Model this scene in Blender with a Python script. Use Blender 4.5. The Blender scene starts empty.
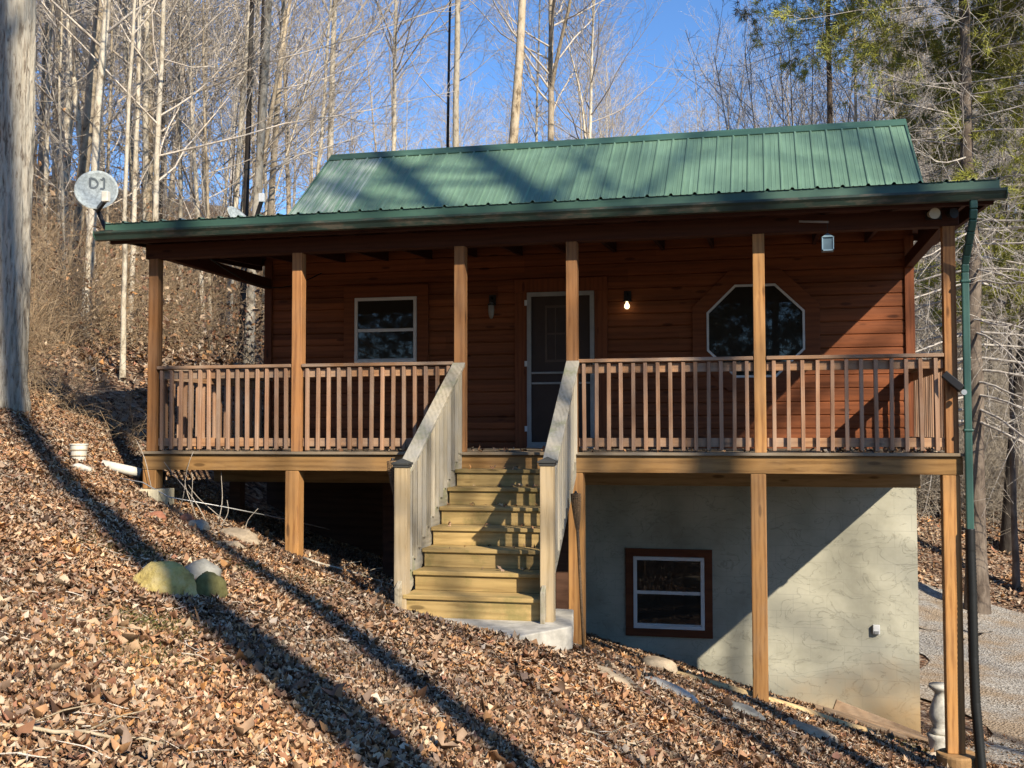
import bpy, math, random
import numpy as np
from mathutils import Vector, Matrix
R = math.radians
random.seed(7)
rs = np.random.RandomState(11)
SC = bpy.context.scene
COL = SC.collection

# ------------------------------------------------------------------ camera
CAM = (2.454, -10.933, 0.2038)
YAW, PITCH, ROLL, FPX = 0.2259, 0.0444, 0.0017, 1087.64
cd = bpy.data.cameras.new("camera"); cam = bpy.data.objects.new("camera", cd); COL.objects.link(cam)
cd.sensor_width = 36.0; cd.lens = FPX / 1024 * 36; cd.clip_start = .05; cd.clip_end = 1500
cam.location = CAM
cam.rotation_euler = (Matrix.Rotation(YAW, 3, 'Z') @ Matrix.Rotation(math.pi / 2 + PITCH, 3, 'X') @ Matrix.Rotation(-ROLL, 3, 'Z')).to_euler()
SC.camera = cam

def at(bearing, t):
    """plan position t metres ahead of the photographer's spot; bearing = lateral offset per metre ahead"""
    x = CAM[0] + t * (math.cos(YAW) * bearing - math.sin(YAW))
    y = CAM[1] + t * (math.sin(YAW) * bearing + math.cos(YAW))
    return x, y
def bpx(px): return (px - 512) / FPX

# ------------------------------------------------------------------ light
SUN = Vector((.917, -1.0, .843)).normalized()
w = bpy.data.worlds.new("World"); SC.world = w; w.use_nodes = True
nt = w.node_tree; bg = nt.nodes['Background']
sky = nt.nodes.new('ShaderNodeTexSky'); sky.sky_type = 'NISHITA'; sky.sun_disc = False
sky.sun_elevation = math.asin(SUN.z); sky.sun_rotation = math.atan2(SUN.x, SUN.y)
sky.altitude = 0; sky.air_density = 1.0; sky.dust_density = .0; sky.ozone_density = 9
nt.links.new(sky.outputs[0], bg.inputs[0]); bg.inputs[1].default_value = .13
sd = bpy.data.lights.new("sun", 'SUN'); sd.energy = 5.0; sd.angle = R(.5); sd.color = (1.0, .90, .75)
so = bpy.data.objects.new("sun", sd); COL.objects.link(so); so.rotation_euler = SUN.to_track_quat('Z', 'Y').to_euler(); so.location = (20, -20, 20)
SC.view_settings.view_transform = 'Standard'; SC.view_settings.look = 'None'
SC.view_settings.exposure = .58; SC.view_settings.gamma = 1; SC.view_settings.use_curve_mapping = False
SC.render.engine = 'CYCLES'
SC.cycles.max_bounces = 6; SC.cycles.diffuse_bounces = 1; SC.cycles.use_denoising = True

# ------------------------------------------------------------------ node helpers
class NB:
    def __init__(s, name):
        s.m = bpy.data.materials.new(name); s.m.use_nodes = True
        s.t = s.m.node_tree; s.b = s.t.nodes['Principled BSDF']
    def n(s, typ, **kw):
        o = s.t.nodes.new(typ)
        for k, v in kw.items():
            if k.startswith('i_'):
                key = k[2:]
                key = int(key) if key.isdigit() else key
                o.inputs[key].default_value = v
            else: setattr(o, k, v)
        return o
    def l(s, a, b): s.t.links.new(a, b)
    def ramp(s, fac, stops, interp='LINEAR'):
        r = s.n('ShaderNodeValToRGB'); r.color_ramp.interpolation = interp
        e = r.color_ramp.elements
        while len(e) > 1: e.remove(e[-1])
        e[0].position = stops[0][0]; e[0].color = (*stops[0][1], 1)
        for p, c in stops[1:]:
            q = e.new(p); q.color = (*c, 1)
        s.l(fac, r.inputs[0]); return r.outputs[0]
    def mix(s, fac, a, b, mode='MIX'):
        m = s.n('ShaderNodeMix', data_type='RGBA', blend_type=mode)
        for v, i in ((fac, 0), (a, 6), (b, 7)):
            if hasattr(v, 'links') or hasattr(v, 'is_linked'): s.l(v, m.inputs[i])
            elif i == 0: m.inputs[0].default_value = v
            else: m.inputs[i].default_value = (*v, 1)
        return m.outputs[2]
    def math(s, op, a, b=0.0, c=None):
        m = s.n('ShaderNodeMath', operation=op)
        for v, i in ((a, 0), (b, 1), (c, 2)):
            if v is None: continue
            if hasattr(v, 'is_linked'): s.l(v, m.inputs[i])
            else: m.inputs[i].default_value = v
        return m.outputs[0]
    def coords(s, scale=(1, 1, 1), rnd=True):
        tc = s.n('ShaderNodeTexCoord')
        v = tc.outputs['Object']
        if rnd:
            oi = s.n('ShaderNodeObjectInfo')
            a = s.n('ShaderNodeVectorMath', operation='SCALE'); a.inputs[0].default_value = (13.1, 17.7, 9.3); s.l(oi.outputs['Random'], a.inputs['Scale'])
            b = s.n('ShaderNodeVectorMath', operation='ADD'); s.l(v, b.inputs[0]); s.l(a.outputs[0], b.inputs[1]); v = b.outputs[0]
            s.rnd = oi.outputs['Random']
        mp = s.n('ShaderNodeMapping'); mp.inputs['Scale'].default_value = scale; s.l(v, mp.inputs[0])
        return mp.outputs[0]
    def noise(s, vec, scale, detail=5, rough=.55, dist=0, out='Fac'):
        n = s.n('ShaderNodeTexNoise'); s.l(vec, n.inputs['Vector'])
        n.inputs['Scale'].default_value = scale; n.inputs['Detail'].default_value = detail
        n.inputs['Roughness'].default_value = rough; n.inputs['Distortion'].default_value = dist
        return n.outputs[out]
    def bump(s, h, strength=.3, dist=.01):
        b = s.n('ShaderNodeBump'); b.inputs['Strength'].default_value = strength; b.inputs['Distance'].default_value = dist
        s.l(h, b.inputs['Height']); s.l(b.outputs[0], s.b.inputs['Normal'])
    def done(s, col, rough=.8, spec=.3, metal=0):
        if hasattr(col, 'is_linked'): s.l(col, s.b.inputs['Base Color'])
        else: s.b.inputs['Base Color'].default_value = (*col, 1)
        if hasattr(rough, 'is_linked'): s.l(rough, s.b.inputs['Roughness'])
        else: s.b.inputs['Roughness'].default_value = rough
        s.b.inputs['Specular IOR Level'].default_value = spec; s.b.inputs['Metallic'].default_value = metal
        return s.m

def wood(name, base, dark, axis='z', rough=.75, grey=None, greyamt=.3, green=None, knots=True, courses=0):
    s = NB(name)
    sc = {'x': (.6, 7, 7), 'y': (7, .6, 7), 'z': (7, 7, .6)}[axis]
    v = s.coords(sc)
    g1 = s.noise(v, 3.2, 8, .6, 1.2)
    g2 = s.noise(v, 12, 4, .6, .3)
    wv = s.n('ShaderNodeTexWave', wave_type='RINGS'); wv.rings_direction = axis.upper()
    s.l(v, wv.inputs[0]); wv.inputs['Scale'].default_value = 1.3; wv.inputs['Distortion'].default_value = 7; wv.inputs['Detail'].default_value = 3; wv.inputs['Detail Scale'].default_value = .7
    f = s.math('ADD', s.math('MULTIPLY', g1, .72), s.math('MULTIPLY', wv.outputs['Fac'], .20))
    f = s.math('ADD', f, s.math('MULTIPLY', g2, .25))
    mid = tuple((a + b) / 2 for a, b in zip(base, dark))
    c = s.ramp(f, [(.25, dark), (.45, mid), (.62, base), (.9, tuple(min(1, x * 1.18) for x in base))])
    # per-board tone
    tone = s.math('MULTIPLY_ADD', s.rnd, .62, .68)
    if courses:
        tc = s.n('ShaderNodeTexCoord'); sp = s.n('ShaderNodeSeparateXYZ'); s.l(tc.outputs['Object'], sp.inputs[0])
        k = s.math('FLOOR', s.math('DIVIDE', sp.outputs[2], courses))
        kx = s.math('FLOOR', s.math('DIVIDE', s.math('ADD', sp.outputs[0], s.math('MULTIPLY', k, 1.37)), 3.1))
        wn = s.n('ShaderNodeTexWhiteNoise', noise_dimensions='2D'); cb = s.n('ShaderNodeCombineXYZ'); s.l(k, cb.inputs[0]); s.l(kx, cb.inputs[1]); s.l(cb.outputs[0], wn.inputs['Vector'])
        tone = s.math('MULTIPLY_ADD', wn.outputs['Value'], .55, .7)
    vm = s.n('ShaderNodeVectorMath', operation='SCALE'); s.l(c, vm.inputs[0]); s.l(tone, vm.inputs['Scale']); c = vm.outputs[0]
    if knots:
        kv = s.coords({'x': (1.1, 4, 4), 'y': (4, 1.1, 4), 'z': (4, 4, 1.1)}[axis])
        vo = s.n('ShaderNodeTexVoronoi'); s.l(kv, vo.inputs['Vector']); vo.inputs['Scale'].default_value = 1.5
        kk = s.ramp(vo.outputs['Distance'], [(.0, (1, 1, 1)), (.09, (.9, .9, .9)), (.14, (0, 0, 0))])
        c = s.mix(s.math('MULTIPLY', kk, .75), c, tuple(x * .35 for x in dark))
    if grey:
        pn = s.noise(s.coords((1, 1, 1)), 1.7, 5, .65)
        pf = s.ramp(pn, [(.4, (0, 0, 0)), (.65, (greyamt,) * 3)])
        c = s.mix(pf, c, grey)
    if green:
        pn = s.noise(s.coords((1, 1, 1)), 3.3, 5, .7)
        pf = s.ramp(pn, [(.52, (0, 0, 0)), (.68, (.65,) * 3)])
        c = s.mix(pf, c, green)
    s.bump(f, .35, .004)
    return s.done(c, rough, .25)

def plain(name, col, rough=.5, metal=0, spec=.4, var=.15, scale=6, bump=0):
    s = NB(name); v = s.coords(); n = s.noise(v, scale, 6, .65)
    c = s.ramp(n, [(.3, tuple(x * (1 - var) for x in col)), (.7, tuple(min(1, x * (1 + var)) for x in col))])
    if bump: s.bump(n, bump, .01)
    return s.done(c, rough, spec, metal)

M = {}
M['post'] = wood('pine_post_wood', (.43, .215, .07), (.18, .07, .02), 'z', grey=(.30, .22, .14), greyamt=.22)
M['cedarpost'] = wood('red_post_wood', (.36, .165, .058), (.15, .058, .02), 'z', grey=(.28, .20, .13), greyamt=.22)
M['fascia'] = wood('fascia_wood', (.43, .235, .08), (.19, .09, .026), 'x', grey=(.32, .24, .15), greyamt=.22)
M['railx'] = wood('rail_wood_x', (.36, .195, .095), (.20, .095, .045), 'x', grey=(.42, .36, .29), greyamt=.5)
M['raily'] = wood('rail_wood_y', (.36, .195, .095), (.20, .095, .045), 'y', grey=(.42, .36, .29), greyamt=.5)
M['balu'] = wood('baluster_wood', (.37, .205, .115), (.21, .105, .055), 'z', grey=(.42, .34, .26), greyamt=.4, knots=False)
M['stairrail'] = wood('weathered_rail_wood', (.42, .36, .25), (.24, .20, .13), 'y', grey=(.40, .385, .33), greyamt=.7, green=(.22, .24, .11))
M['stairbal'] = wood('weathered_baluster_wood', (.43, .37, .26), (.26, .21, .14), 'z', grey=(.40, .38, .33), greyamt=.6, knots=False)
M['newel'] = wood('newel_wood', (.44, .33, .185), (.26, .18, .085), 'z', grey=(.40, .36, .29), greyamt=.4)
M['tread'] = wood('stair_wood', (.42, .29, .115), (.22, .14, .05), 'x', green=(.20, .18, .06))
M['deck'] = wood('deck_board_wood', (.30, .22, .13), (.17, .12, .07), 'x', grey=(.34, .30, .24), greyamt=.5)
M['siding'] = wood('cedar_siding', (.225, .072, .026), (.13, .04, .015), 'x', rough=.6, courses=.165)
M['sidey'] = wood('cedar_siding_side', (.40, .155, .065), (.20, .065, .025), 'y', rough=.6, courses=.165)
M['trimz'] = wood('cedar_trim_upright', (.19, .06, .022), (.11, .034, .013), 'z', rough=.6)
M['trimx'] = wood('cedar_trim_level', (.19, .06, .022), (.11, .034, .013), 'x', rough=.6)
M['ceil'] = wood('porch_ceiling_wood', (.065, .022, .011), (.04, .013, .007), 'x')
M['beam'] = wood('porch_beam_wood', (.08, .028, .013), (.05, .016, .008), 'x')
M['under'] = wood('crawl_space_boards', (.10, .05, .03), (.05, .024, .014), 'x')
M['board'] = wood('old_board_wood', (.26, .17, .10), (.13, .08, .045), 'x', grey=(.33, .28, .22))
M['dark'] = plain('black_metal', (.015, .014, .013), .5, 0, .4)
M['white'] = plain('white_vinyl', (.72, .72, .70), .45, 0, .4, .05)
M['rubber'] = plain('black_plastic', (.014, .015, .014), .45)
M['pvc'] = plain('white_pipe_plastic', (.70, .66, .55), .5, 0, .4, .15, 9)
M['galv'] = plain('galvanised_metal', (.42, .42, .40), .45, .6, .5)
M['lead'] = plain('grey_painted_metal', (.33, .36, .37), .5, .3, .5)
M['concrete'] = plain('old_concrete', (.46, .43, .36), .9, 0, .2, .35, 7, .4)
M['block'] = plain('concrete_block', (.62, .54, .36), .9, 0, .2, .2, 14, .4)
M['whitestone'] = plain('weathered_white_concrete', (.62, .58, .48), .9, 0, .2, .35, 11, .5)
M['clay'] = plain('brown_footing', (.36, .21, .09), .85, 0, .2, .3, 10, .3)
M['redstone'] = plain('red_stone', (.38, .16, .09), .9, 0, .2, .3, 10, .5)
M['tanstone'] = plain('tan_stone', (.42, .33, .22), .9, 0, .2, .35, 8, .6)
M['greystone'] = plain('grey_stone', (.27, .26, .22), .9, 0, .2, .4, 8, .6)
M['bamboo'] = plain('torch_bamboo', (.24, .15, .075), .7, 0, .3, .4, 60)
M['blue'] = plain('blue_grey_lantern_metal', (.20, .30, .36), .5, .2, .4)

def green_metal(name, col, axis='y', stain=0.0):
    s = NB(name); v = s.coords({'y': (9, .35, .35), 'x': (.35, 5, 5), 'z': (5, 5, .35)}[axis], rnd=False); n = s.noise(v, 2.2, 6, .6)
    p = s.noise(s.coords(rnd=False), 1.1, 5, .6)
    c = s.ramp(n, [(.25, tuple(x * .8 for x in col)), (.55, col), (.8, tuple(min(1, x * 1.35 + .02) for x in col))])
    c = s.mix(s.ramp(p, [(.45, (0,) * 3), (.75, (.35,) * 3)]), c, tuple(min(1, x * 1.7 + .03) for x in col))
    if name == 'green_roof_steel':     # paler streaked sheets at the left end
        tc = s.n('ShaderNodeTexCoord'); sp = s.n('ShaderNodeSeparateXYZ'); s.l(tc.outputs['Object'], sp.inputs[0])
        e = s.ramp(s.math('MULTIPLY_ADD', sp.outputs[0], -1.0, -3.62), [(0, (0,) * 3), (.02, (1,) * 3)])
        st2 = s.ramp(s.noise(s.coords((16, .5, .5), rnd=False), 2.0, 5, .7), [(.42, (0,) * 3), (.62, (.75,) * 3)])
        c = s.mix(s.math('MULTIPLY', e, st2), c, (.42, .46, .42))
    if stain:
        q = s.noise(s.coords((1.2, 1, 4), rnd=False), 2.3, 7, .72)
        c = s.mix(s.ramp(q, [(.5, (0,) * 3), (.62, (stain,) * 3)]), c, (.10, .085, .06))
    return s.done(c, s.math('MULTIPLY_ADD', p, .3, .33), .5)
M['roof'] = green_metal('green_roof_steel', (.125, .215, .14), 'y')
M['roofside'] = green_metal('green_trim_steel', (.045, .105, .07), 'x')
M['gutter'] = green_metal('green_gutter', (.016, .036, .025), 'x', stain=.85)
M['spout'] = green_metal('green_downspout', (.022, .078, .06), 'z')

def stucco():
    s = NB('stucco'); v = s.coords(rnd=False)
    n = s.noise(v, 1.3, 6, .6); n2 = s.noise(v, 22, 5, .6)
    c = s.ramp(n, [(.3, (.33, .315, .24)), (.5, (.46, .44, .34)), (.7, (.55, .525, .41))])
    # block joints ghosting through
    tc = s.n('ShaderNodeTexCoord'); mp = s.n('ShaderNodeMapping'); mp.inputs['Rotation'].default_value = (R(90), 0, 0); s.l(tc.outputs['Object'], mp.inputs[0])
    br = s.n('ShaderNodeTexBrick'); s.l(mp.outputs[0], br.inputs[0]); br.inputs['Scale'].default_value = 1; br.inputs['Brick Width'].default_value = .4; br.inputs['Row Height'].default_value = .2
    br.inputs['Mortar Size'].default_value = .006; br.inputs['Mortar Smooth'].default_value = 1
    br.inputs['Color1'].default_value = (0, 0, 0, 1); br.inputs['Color2'].default_value = (0, 0, 0, 1); br.inputs['Mortar'].default_value = (1, 1, 1, 1)
    c = s.mix(s.math('MULTIPLY', br.outputs['Color'], s.math('MULTIPLY', n, .55)), c, (.25, .24, .20))
    # trowel strokes
    tv = s.n('ShaderNodeTexNoise'); s.l(s.coords((1, 1, 1.6), rnd=False), tv.inputs['Vector']); tv.inputs['Scale'].default_value = 2.3; tv.inputs['Detail'].default_value = 6; tv.inputs['Distortion'].default_value = 1.6
    st = s.ramp(tv.outputs['Fac'], [(.485, (0,) * 3), (.5, (1,) * 3), (.512, (0,) * 3)])
    c = s.mix(s.math('MULTIPLY', st, .45), c, (.22, .21, .16))
    sp = s.n('ShaderNodeSeparateXYZ'); s.l(tc.outputs['Object'], sp.inputs[0])
    h = s.math('ADD', s.math('MULTIPLY_ADD', sp.outputs[2], -1.0, -2.62), s.math('MULTIPLY', s.math('SUBTRACT', n, .5), 1.4))
    h = s.math('ADD', h, s.math('MULTIPLY', s.math('SUBTRACT', sp.outputs[0], 3.6), .25))
    f = s.ramp(h, [(.0, (0,) * 3), (.75, (.8,) * 3)])
    c = s.mix(f, c, (.44, .27, .11))
    s.bump(s.math('ADD', s.math('MULTIPLY', n2, .5), s.math('MULTIPLY', st, .6)), .5, .008)
    return s.done(c, .92, .15)
M['stucco'] = stucco()

def glass(name, col=(.03, .027, .022)):
    s = NB(name); return s.done(col, .012, .55)
M['pane'] = glass('dark_window_glass')

def bark(name, a, b, c_, scale=1.0, stretch=.35, st=(.3, .55, .8)):
    s = NB(name); v = s.coords((1, 1, stretch))
    n = s.noise(v, 9 * scale, 6, .65, .4); p = s.noise(s.coords(), 1.6, 4, .6)
    c = s.ramp(n, [(st[0], b), (st[1], a), (st[2], c_)])
    c = s.mix(s.ramp(p, [(.42, (0,) * 3), (.62, (.6,) * 3)]), c, c_)
    tone = s.math('MULTIPLY_ADD', s.rnd, .5, .72)
    vm = s.n('ShaderNodeVectorMath', operation='SCALE'); s.l(c, vm.inputs[0]); s.l(tone, vm.inputs['Scale'])
    s.bump(n, .9, .04)
    return s.done(vm.outputs[0], .9, .15)
M['bark_big'] = bark('furrowed_grey_bark', (.52, .45, .34), (.20, .155, .11), (.62, .56, .44), 3.2, .14, st=(.40, .49, .62))
M['bark_pale'] = bark('pale_smooth_bark', (.50, .43, .31), (.17, .13, .09), (.60, .54, .43), 1.0, .6, st=(.36, .5, .7))
M['bark_tan'] = bark('tan_bark', (.39, .31, .20), (.13, .095, .06), (.50, .42, .31), 1.0, .5, st=(.38, .52, .72))
M['bark_dark'] = bark('dark_bark', (.055, .045, .038), (.03, .025, .02), (.10, .09, .075))
M['bark_pine'] = bark('pine_bark', (.11, .085, .065), (.05, .038, .03), (.22, .18, .14), 1.2, .3)
M['twig'] = bark('twig_bark', (.54, .46, .36), (.32, .26, .19), (.64, .58, .49))
M['twig_grey'] = bark('grey_twig_bark', (.40, .36, .31), (.24, .21, .18), (.52, .48, .42))
M['brush'] = bark('dead_brush', (.44, .31, .18), (.24, .145, .08), (.56, .43, .28))
M['brushgrey'] = bark('grey_dead_brush', (.36, .31, .24), (.20, .16, .12), (.48, .42, .34))
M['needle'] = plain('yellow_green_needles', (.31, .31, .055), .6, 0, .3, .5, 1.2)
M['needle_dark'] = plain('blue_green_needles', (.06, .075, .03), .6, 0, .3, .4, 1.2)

def ground_mat():
    s = NB('leaf_litter_soil'); v = s.coords(rnd=False)
    vo = s.n('ShaderNodeTexVoronoi'); s.l(v, vo.inputs['Vector']); vo.inputs['Scale'].default_value = 17
    sep = s.n('ShaderNodeSeparateColor'); s.l(vo.outputs['Color'], sep.inputs[0])
    c = s.ramp(sep.outputs[0], [(0, (.05, .03, .02)), (.35, (.16, .09, .055)), (.6, (.33, .22, .14)), (.85, (.46, .36, .26)), (1, (.22, .10, .05))])
    n = s.noise(v, .8, 6, .65)
    c = s.mix(s.ramp(n, [(.5, (0,) * 3), (.7, (.5,) * 3)]), c, (.13, .075, .045))
    s.bump(s.math('ADD', vo.outputs['Distance'], s.noise(v, 30, 4)), .9, .05)
    return s.done(c, .95, .1)
M['ground'] = ground_mat()
def gravel_mat():
    s = NB('gravel'); v = s.coords(rnd=False)
    vo = s.n('ShaderNodeTexVoronoi'); s.l(v, vo.inputs['Vector']); vo.inputs['Scale'].default_value = 30
    sep = s.n('ShaderNodeSeparateColor'); s.l(vo.outputs['Color'], sep.inputs[0])
    c = s.ramp(sep.outputs[0], [(0, (.20, .18, .15)), (.5, (.36, .33, .28)), (1, (.50, .47, .41))])
    n = s.noise(v, .9, 6, .6)
    c = s.mix(s.ramp(n, [(.45, (0,) * 3), (.62, (.8,) * 3)]), c, (.33, .24, .15))
    s.bump(vo.outputs['Distance'], .8, .03)
    return s.done(c, .95, .1)
M['gravel'] = gravel_mat()
def leaf_mat():
    s = NB('dry_leaves'); at_ = s.n('ShaderNodeAttribute', attribute_name='col')
    n = s.noise(s.coords(rnd=False), 40, 3)
    vm = s.n('ShaderNodeVectorMath', operation='SCALE'); s.l(at_.outputs['Color'], vm.inputs[0]); s.l(s.math('MULTIPLY_ADD', n, .5, .75), vm.inputs['Scale'])
    return s.done(vm.outputs[0], .6, .25)
M['leaf'] = leaf_mat()
def moss_rock():
    s = NB('moss_covered_stone'); v = s.coords()
    n = s.noise(v, 7, 6, .65)
    c = s.ramp(n, [(.3, (.24, .17, .07)), (.48, (.56, .43, .14)), (.7, (.66, .53, .25))])
    s.bump(s.noise(v, 30, 5), .8, .02)
    return s.done(c, .95, .1)
M['moss'] = moss_rock()
M['darkmoss'] = plain('dark_moss_stone', (.17, .155, .06), .95, 0, .1, .5, 9, .7)

# ------------------------------------------------------------------ object helpers
ORG = {}
def tag(o, label=None, cat=None, group=None, kind=None):
    for k, v in (('label', label), ('category', cat), ('group', group), ('kind', kind)):
        if v: o[k] = v
    return o
def empty(name, loc, label, cat, group=None):
    o = bpy.data.objects.new(name, None); COL.objects.link(o); o.location = loc; o.empty_display_size = .2
    ORG[o] = Vector(loc); return tag(o, label, cat, group)
def link(name, me, mats, parent=None, loc=None, bevel=0, smooth=False):
    """loc None: vertices are world coordinates"""
    for m in (mats if isinstance(mats, (list, tuple)) else [mats]): me.materials.append(m)
    o = bpy.data.objects.new(name, me); COL.objects.link(o)
    wl = Vector(loc) if loc is not None else Vector((0, 0, 0))
    ORG[o] = wl
    if parent: o.parent = parent; o.location = wl - ORG[parent]
    else: o.location = wl
    if smooth: me.shade_smooth()
    if bevel:
        b = o.modifiers.new('bevel', 'BEVEL'); b.width = bevel; b.segments = 2; b.limit_method = 'ANGLE'; b.angle_limit = R(40)
    return o
def dup(o, parent, loc, name=None):
    c = o.copy(); COL.objects.link(c); ORG[c] = Vector(loc); c.parent = parent
    c.location = Vector(loc) - (ORG[parent] if parent else Vector((0, 0, 0))); return c
class MB:
    def __init__(s): s.v = []; s.f = []; s.mi = []
    def add(s, vs, fs, mi=0):
        k = len(s.v); s.v += [tuple(p) for p in vs]; s.f += [tuple(i + k for i in f) for f in fs]; s.mi += [mi] * len(fs); return s
    def box(s, x0, x1, y0, y1, z0, z1, mi=0):
        return s.add([(x0, y0, z0), (x1, y0, z0), (x1, y1, z0), (x0, y1, z0), (x0, y0, z1), (x1, y0, z1), (x1, y1, z1), (x0, y1, z1)],
                     [(0, 3, 2, 1), (4, 5, 6, 7), (0, 1, 5, 4), (1, 2, 6, 5), (2, 3, 7, 6), (3, 0, 4, 7)], mi)
    def prism(s, poly, a, b, axis, mi=0):
        """poly in the two other axes (order x,y,z without axis), extruded from a to b"""
        n = len(poly)
        def P(p, t):
            q = list(p); q.insert('xyz'.index(axis), t); return tuple(q)
        vs = [P(p, a) for p in poly] + [P(p, b) for p in poly]
        fs = [tuple(range(n))[::-1], tuple(range(n, 2 * n))] + [(i, (i + 1) % n, n + (i + 1) % n, n + i) for i in range(n)]
        return s.add(vs, fs, mi)
    def bar(s, p, q, wx, wz, up=(0, 0, 1), mi=0):
        p, q = Vector(p), Vector(q); d = (q - p).normalized(); x = d.cross(Vector(up)).normalized() * wx / 2; z = x.cross(d).normalized() * wz / 2
        return s.add([p - x - z, p + x - z, p + x + z, p - x + z, q - x - z, q + x - z, q + x + z, q - x + z],
                     [(0, 1, 2, 3), (7, 6, 5, 4), (0, 4, 5, 1), (1, 5, 6, 2), (2, 6, 7, 3), (3, 7, 4, 0)], mi)
    def tube(s, pts, rad, n=10, mi=0, cap=True):
        pts = [Vector(p) for p in pts]; k = len(pts)
        rad = rad if isinstance(rad, (list, tuple)) else [rad] * k
        rings = []; ref = None
        for i in range(k):
            d = (pts[min(i + 1, k - 1)] - pts[max(i - 1, 0)]).normalized()
            if ref is None: ref = Vector((0, 0, 1)) if abs(d.z) < .9 else Vector((1, 0, 0))
            x = d.cross(ref).normalized(); y = x.cross(d).normalized(); ref = y
            rings.append([pts[i] + (x * math.cos(a) + y * math.sin(a)) * rad[i] for a in (2 * math.pi * j / n for j in range(n))])
        vs = [p for r in rings for p in r]
        fs = [(i * n + j, i * n + (j + 1) % n, (i + 1) * n + (j + 1) % n, (i + 1) * n + j) for i in range(k - 1) for j in range(n)]
        if cap: fs += [tuple(range(n))[::-1], tuple((k - 1) * n + j for j in range(n))]
        return s.add(vs, fs, mi)
    def lathe(s, prof, c, n=24, mi=0):
        vs = [(c[0] + r * math.cos(2 * math.pi * j / n), c[1] + r * math.sin(2 * math.pi * j / n), c[2] + z) for r, z in prof for j in range(n)]
        k = len(prof)
        fs = [(i * n + j, i * n + (j + 1) % n, (i + 1) * n + (j + 1) % n, (i + 1) * n + j) for i in range(k - 1) for j in range(n)]
        fs += [tuple(range(n))[::-1], tuple((k - 1) * n + j for j in range(n))]
        return s.add(vs, fs, mi)
    def mesh(s, name):
        me = bpy.data.meshes.new(name); me.from_pydata(s.v, [], s.f); me.update()
        if any(s.mi): me.polygons.foreach_set('material_index', s.mi)
        return me
    def make(s, name, mat, parent=None, loc=None, bevel=0, smooth=False):
        return link(name, s.mesh(name), mat, parent, loc, bevel, smooth)
def np_mesh(name, V, F):
    """V (n,3) float, F (m,k) int, all faces with k corners"""
    me = bpy.data.meshes.new(name); m, k = F.shape
    me.vertices.add(len(V)); me.vertices.foreach_set('co', np.ascontiguousarray(V, dtype=np.float32).ravel())
    me.loops.add(m * k); me.loops.foreach_set('vertex_index', np.ascontiguousarray(F, dtype=np.int32).ravel())
    me.polygons.add(m); me.polygons.foreach_set('loop_start', np.arange(0, m * k, k, dtype=np.int32)); me.polygons.foreach_set('loop_total', np.full(m, k, dtype=np.int32))
    me.update(calc_edges=True); return me
CP=np.array([
(-6.9,1.3,.61),(-4.2,0,-.53),(-4.9,.3,-.28),(-2.46,.05,-1.13),(-.6,-1.95,-1.30),(.9,-2.6,-1.52),(.6,0,-1.98),(2.41,0,-2.42),(4.2,-.1,-2.95),
(4.2,3,-3.5),(.6,3,-2.5),(2.4,3,-3.0),(-2.5,3,-1.5),(-4.4,3,-.7),
(2.45,-10.9,-1.45),(.7,-6,-1.22),(-1.3,-4.6,-.88),(-3,-6,-.35),(-3,-11,-.2),(-5,-3,.15),(-8,-5,1.3),(-8,-11,1.3),(3.6,-1,-2.72),(3.3,-3.5,-2.4),(2.1,-4,-1.9),(5,-6,-2.6),(6,-11,-2.6),
(5.6,-1,-3.3),(5.5,2,-3.55),(8,-5,-3.6),(8,0,-3.72),(12,0,-3.75),(8,6,-3.8),(12,6,-3.8),(7,12,-3.85),(12,12,-3.85),(4.5,9,-3.75),(10,16,-3.8),(0,9,-3.2),
(12,22,-1.6),(18,20,-.6),(17,12,-2.2),(18,3,-3.0),(6,19,-2.6),(0,16,-1.5),(8,30,1.3),(20,30,2.8),
(-6,7,1.0),(-6.4,3,.72),(-9,3.5,1.6),(-10,9,2.0),(-12,3,2.9),(-8,14,1.9),(-12,18,3.6),(-3,22,1.6),(-16,12,4.4),(-20,3,5.2),
(0,45,7),(-20,40,9.5),(20,50,9),(-40,20,14),(-10,70,14),(25,75,16),(50,40,12),(40,10,4),(-30,-10,9),(0,-40,-2),(40,-40,-6),(-40,-40,9),(80,0,8),(-80,60,26),(60,90,20),(0,110,21),(-80,0,22),
(25,-15,-5),(12,-22,-3.5)],float)
def _U(r2): return .5*r2*np.log(r2+1e-12)
def _fit():
    n=len(CP);P=CP[:,:2]
    d=((P[:,None]-P[None])**2).sum(-1)
    K=_U(d)+np.eye(n)*.02
    A=np.zeros((n+3,n+3));A[:n,:n]=K;A[:n,n]=1;A[:n,n+1:]=P;A[n,:n]=1;A[n+1:,:n]=P.T
    b=np.zeros(n+3);b[:n]=CP[:,2]
    return np.linalg.solve(A,b)
W=_fit()
def T(x,y):
    x=np.atleast_1d(np.asarray(x,float));y=np.atleast_1d(np.asarray(y,float))
    sh=x.shape;x=x.ravel();y=y.ravel();out=np.empty(len(x));n=len(CP)
    for i in range(0,len(x),20000):
        a=x[i:i+20000];b=y[i:i+20000]
        d=(a[:,None]-CP[:,0])**2+(b[:,None]-CP[:,1])**2
        out[i:i+20000]=_U(d)@W[:n]+W[n]+W[n+1]*a+W[n+2]*b
    return out.reshape(sh)
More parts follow.
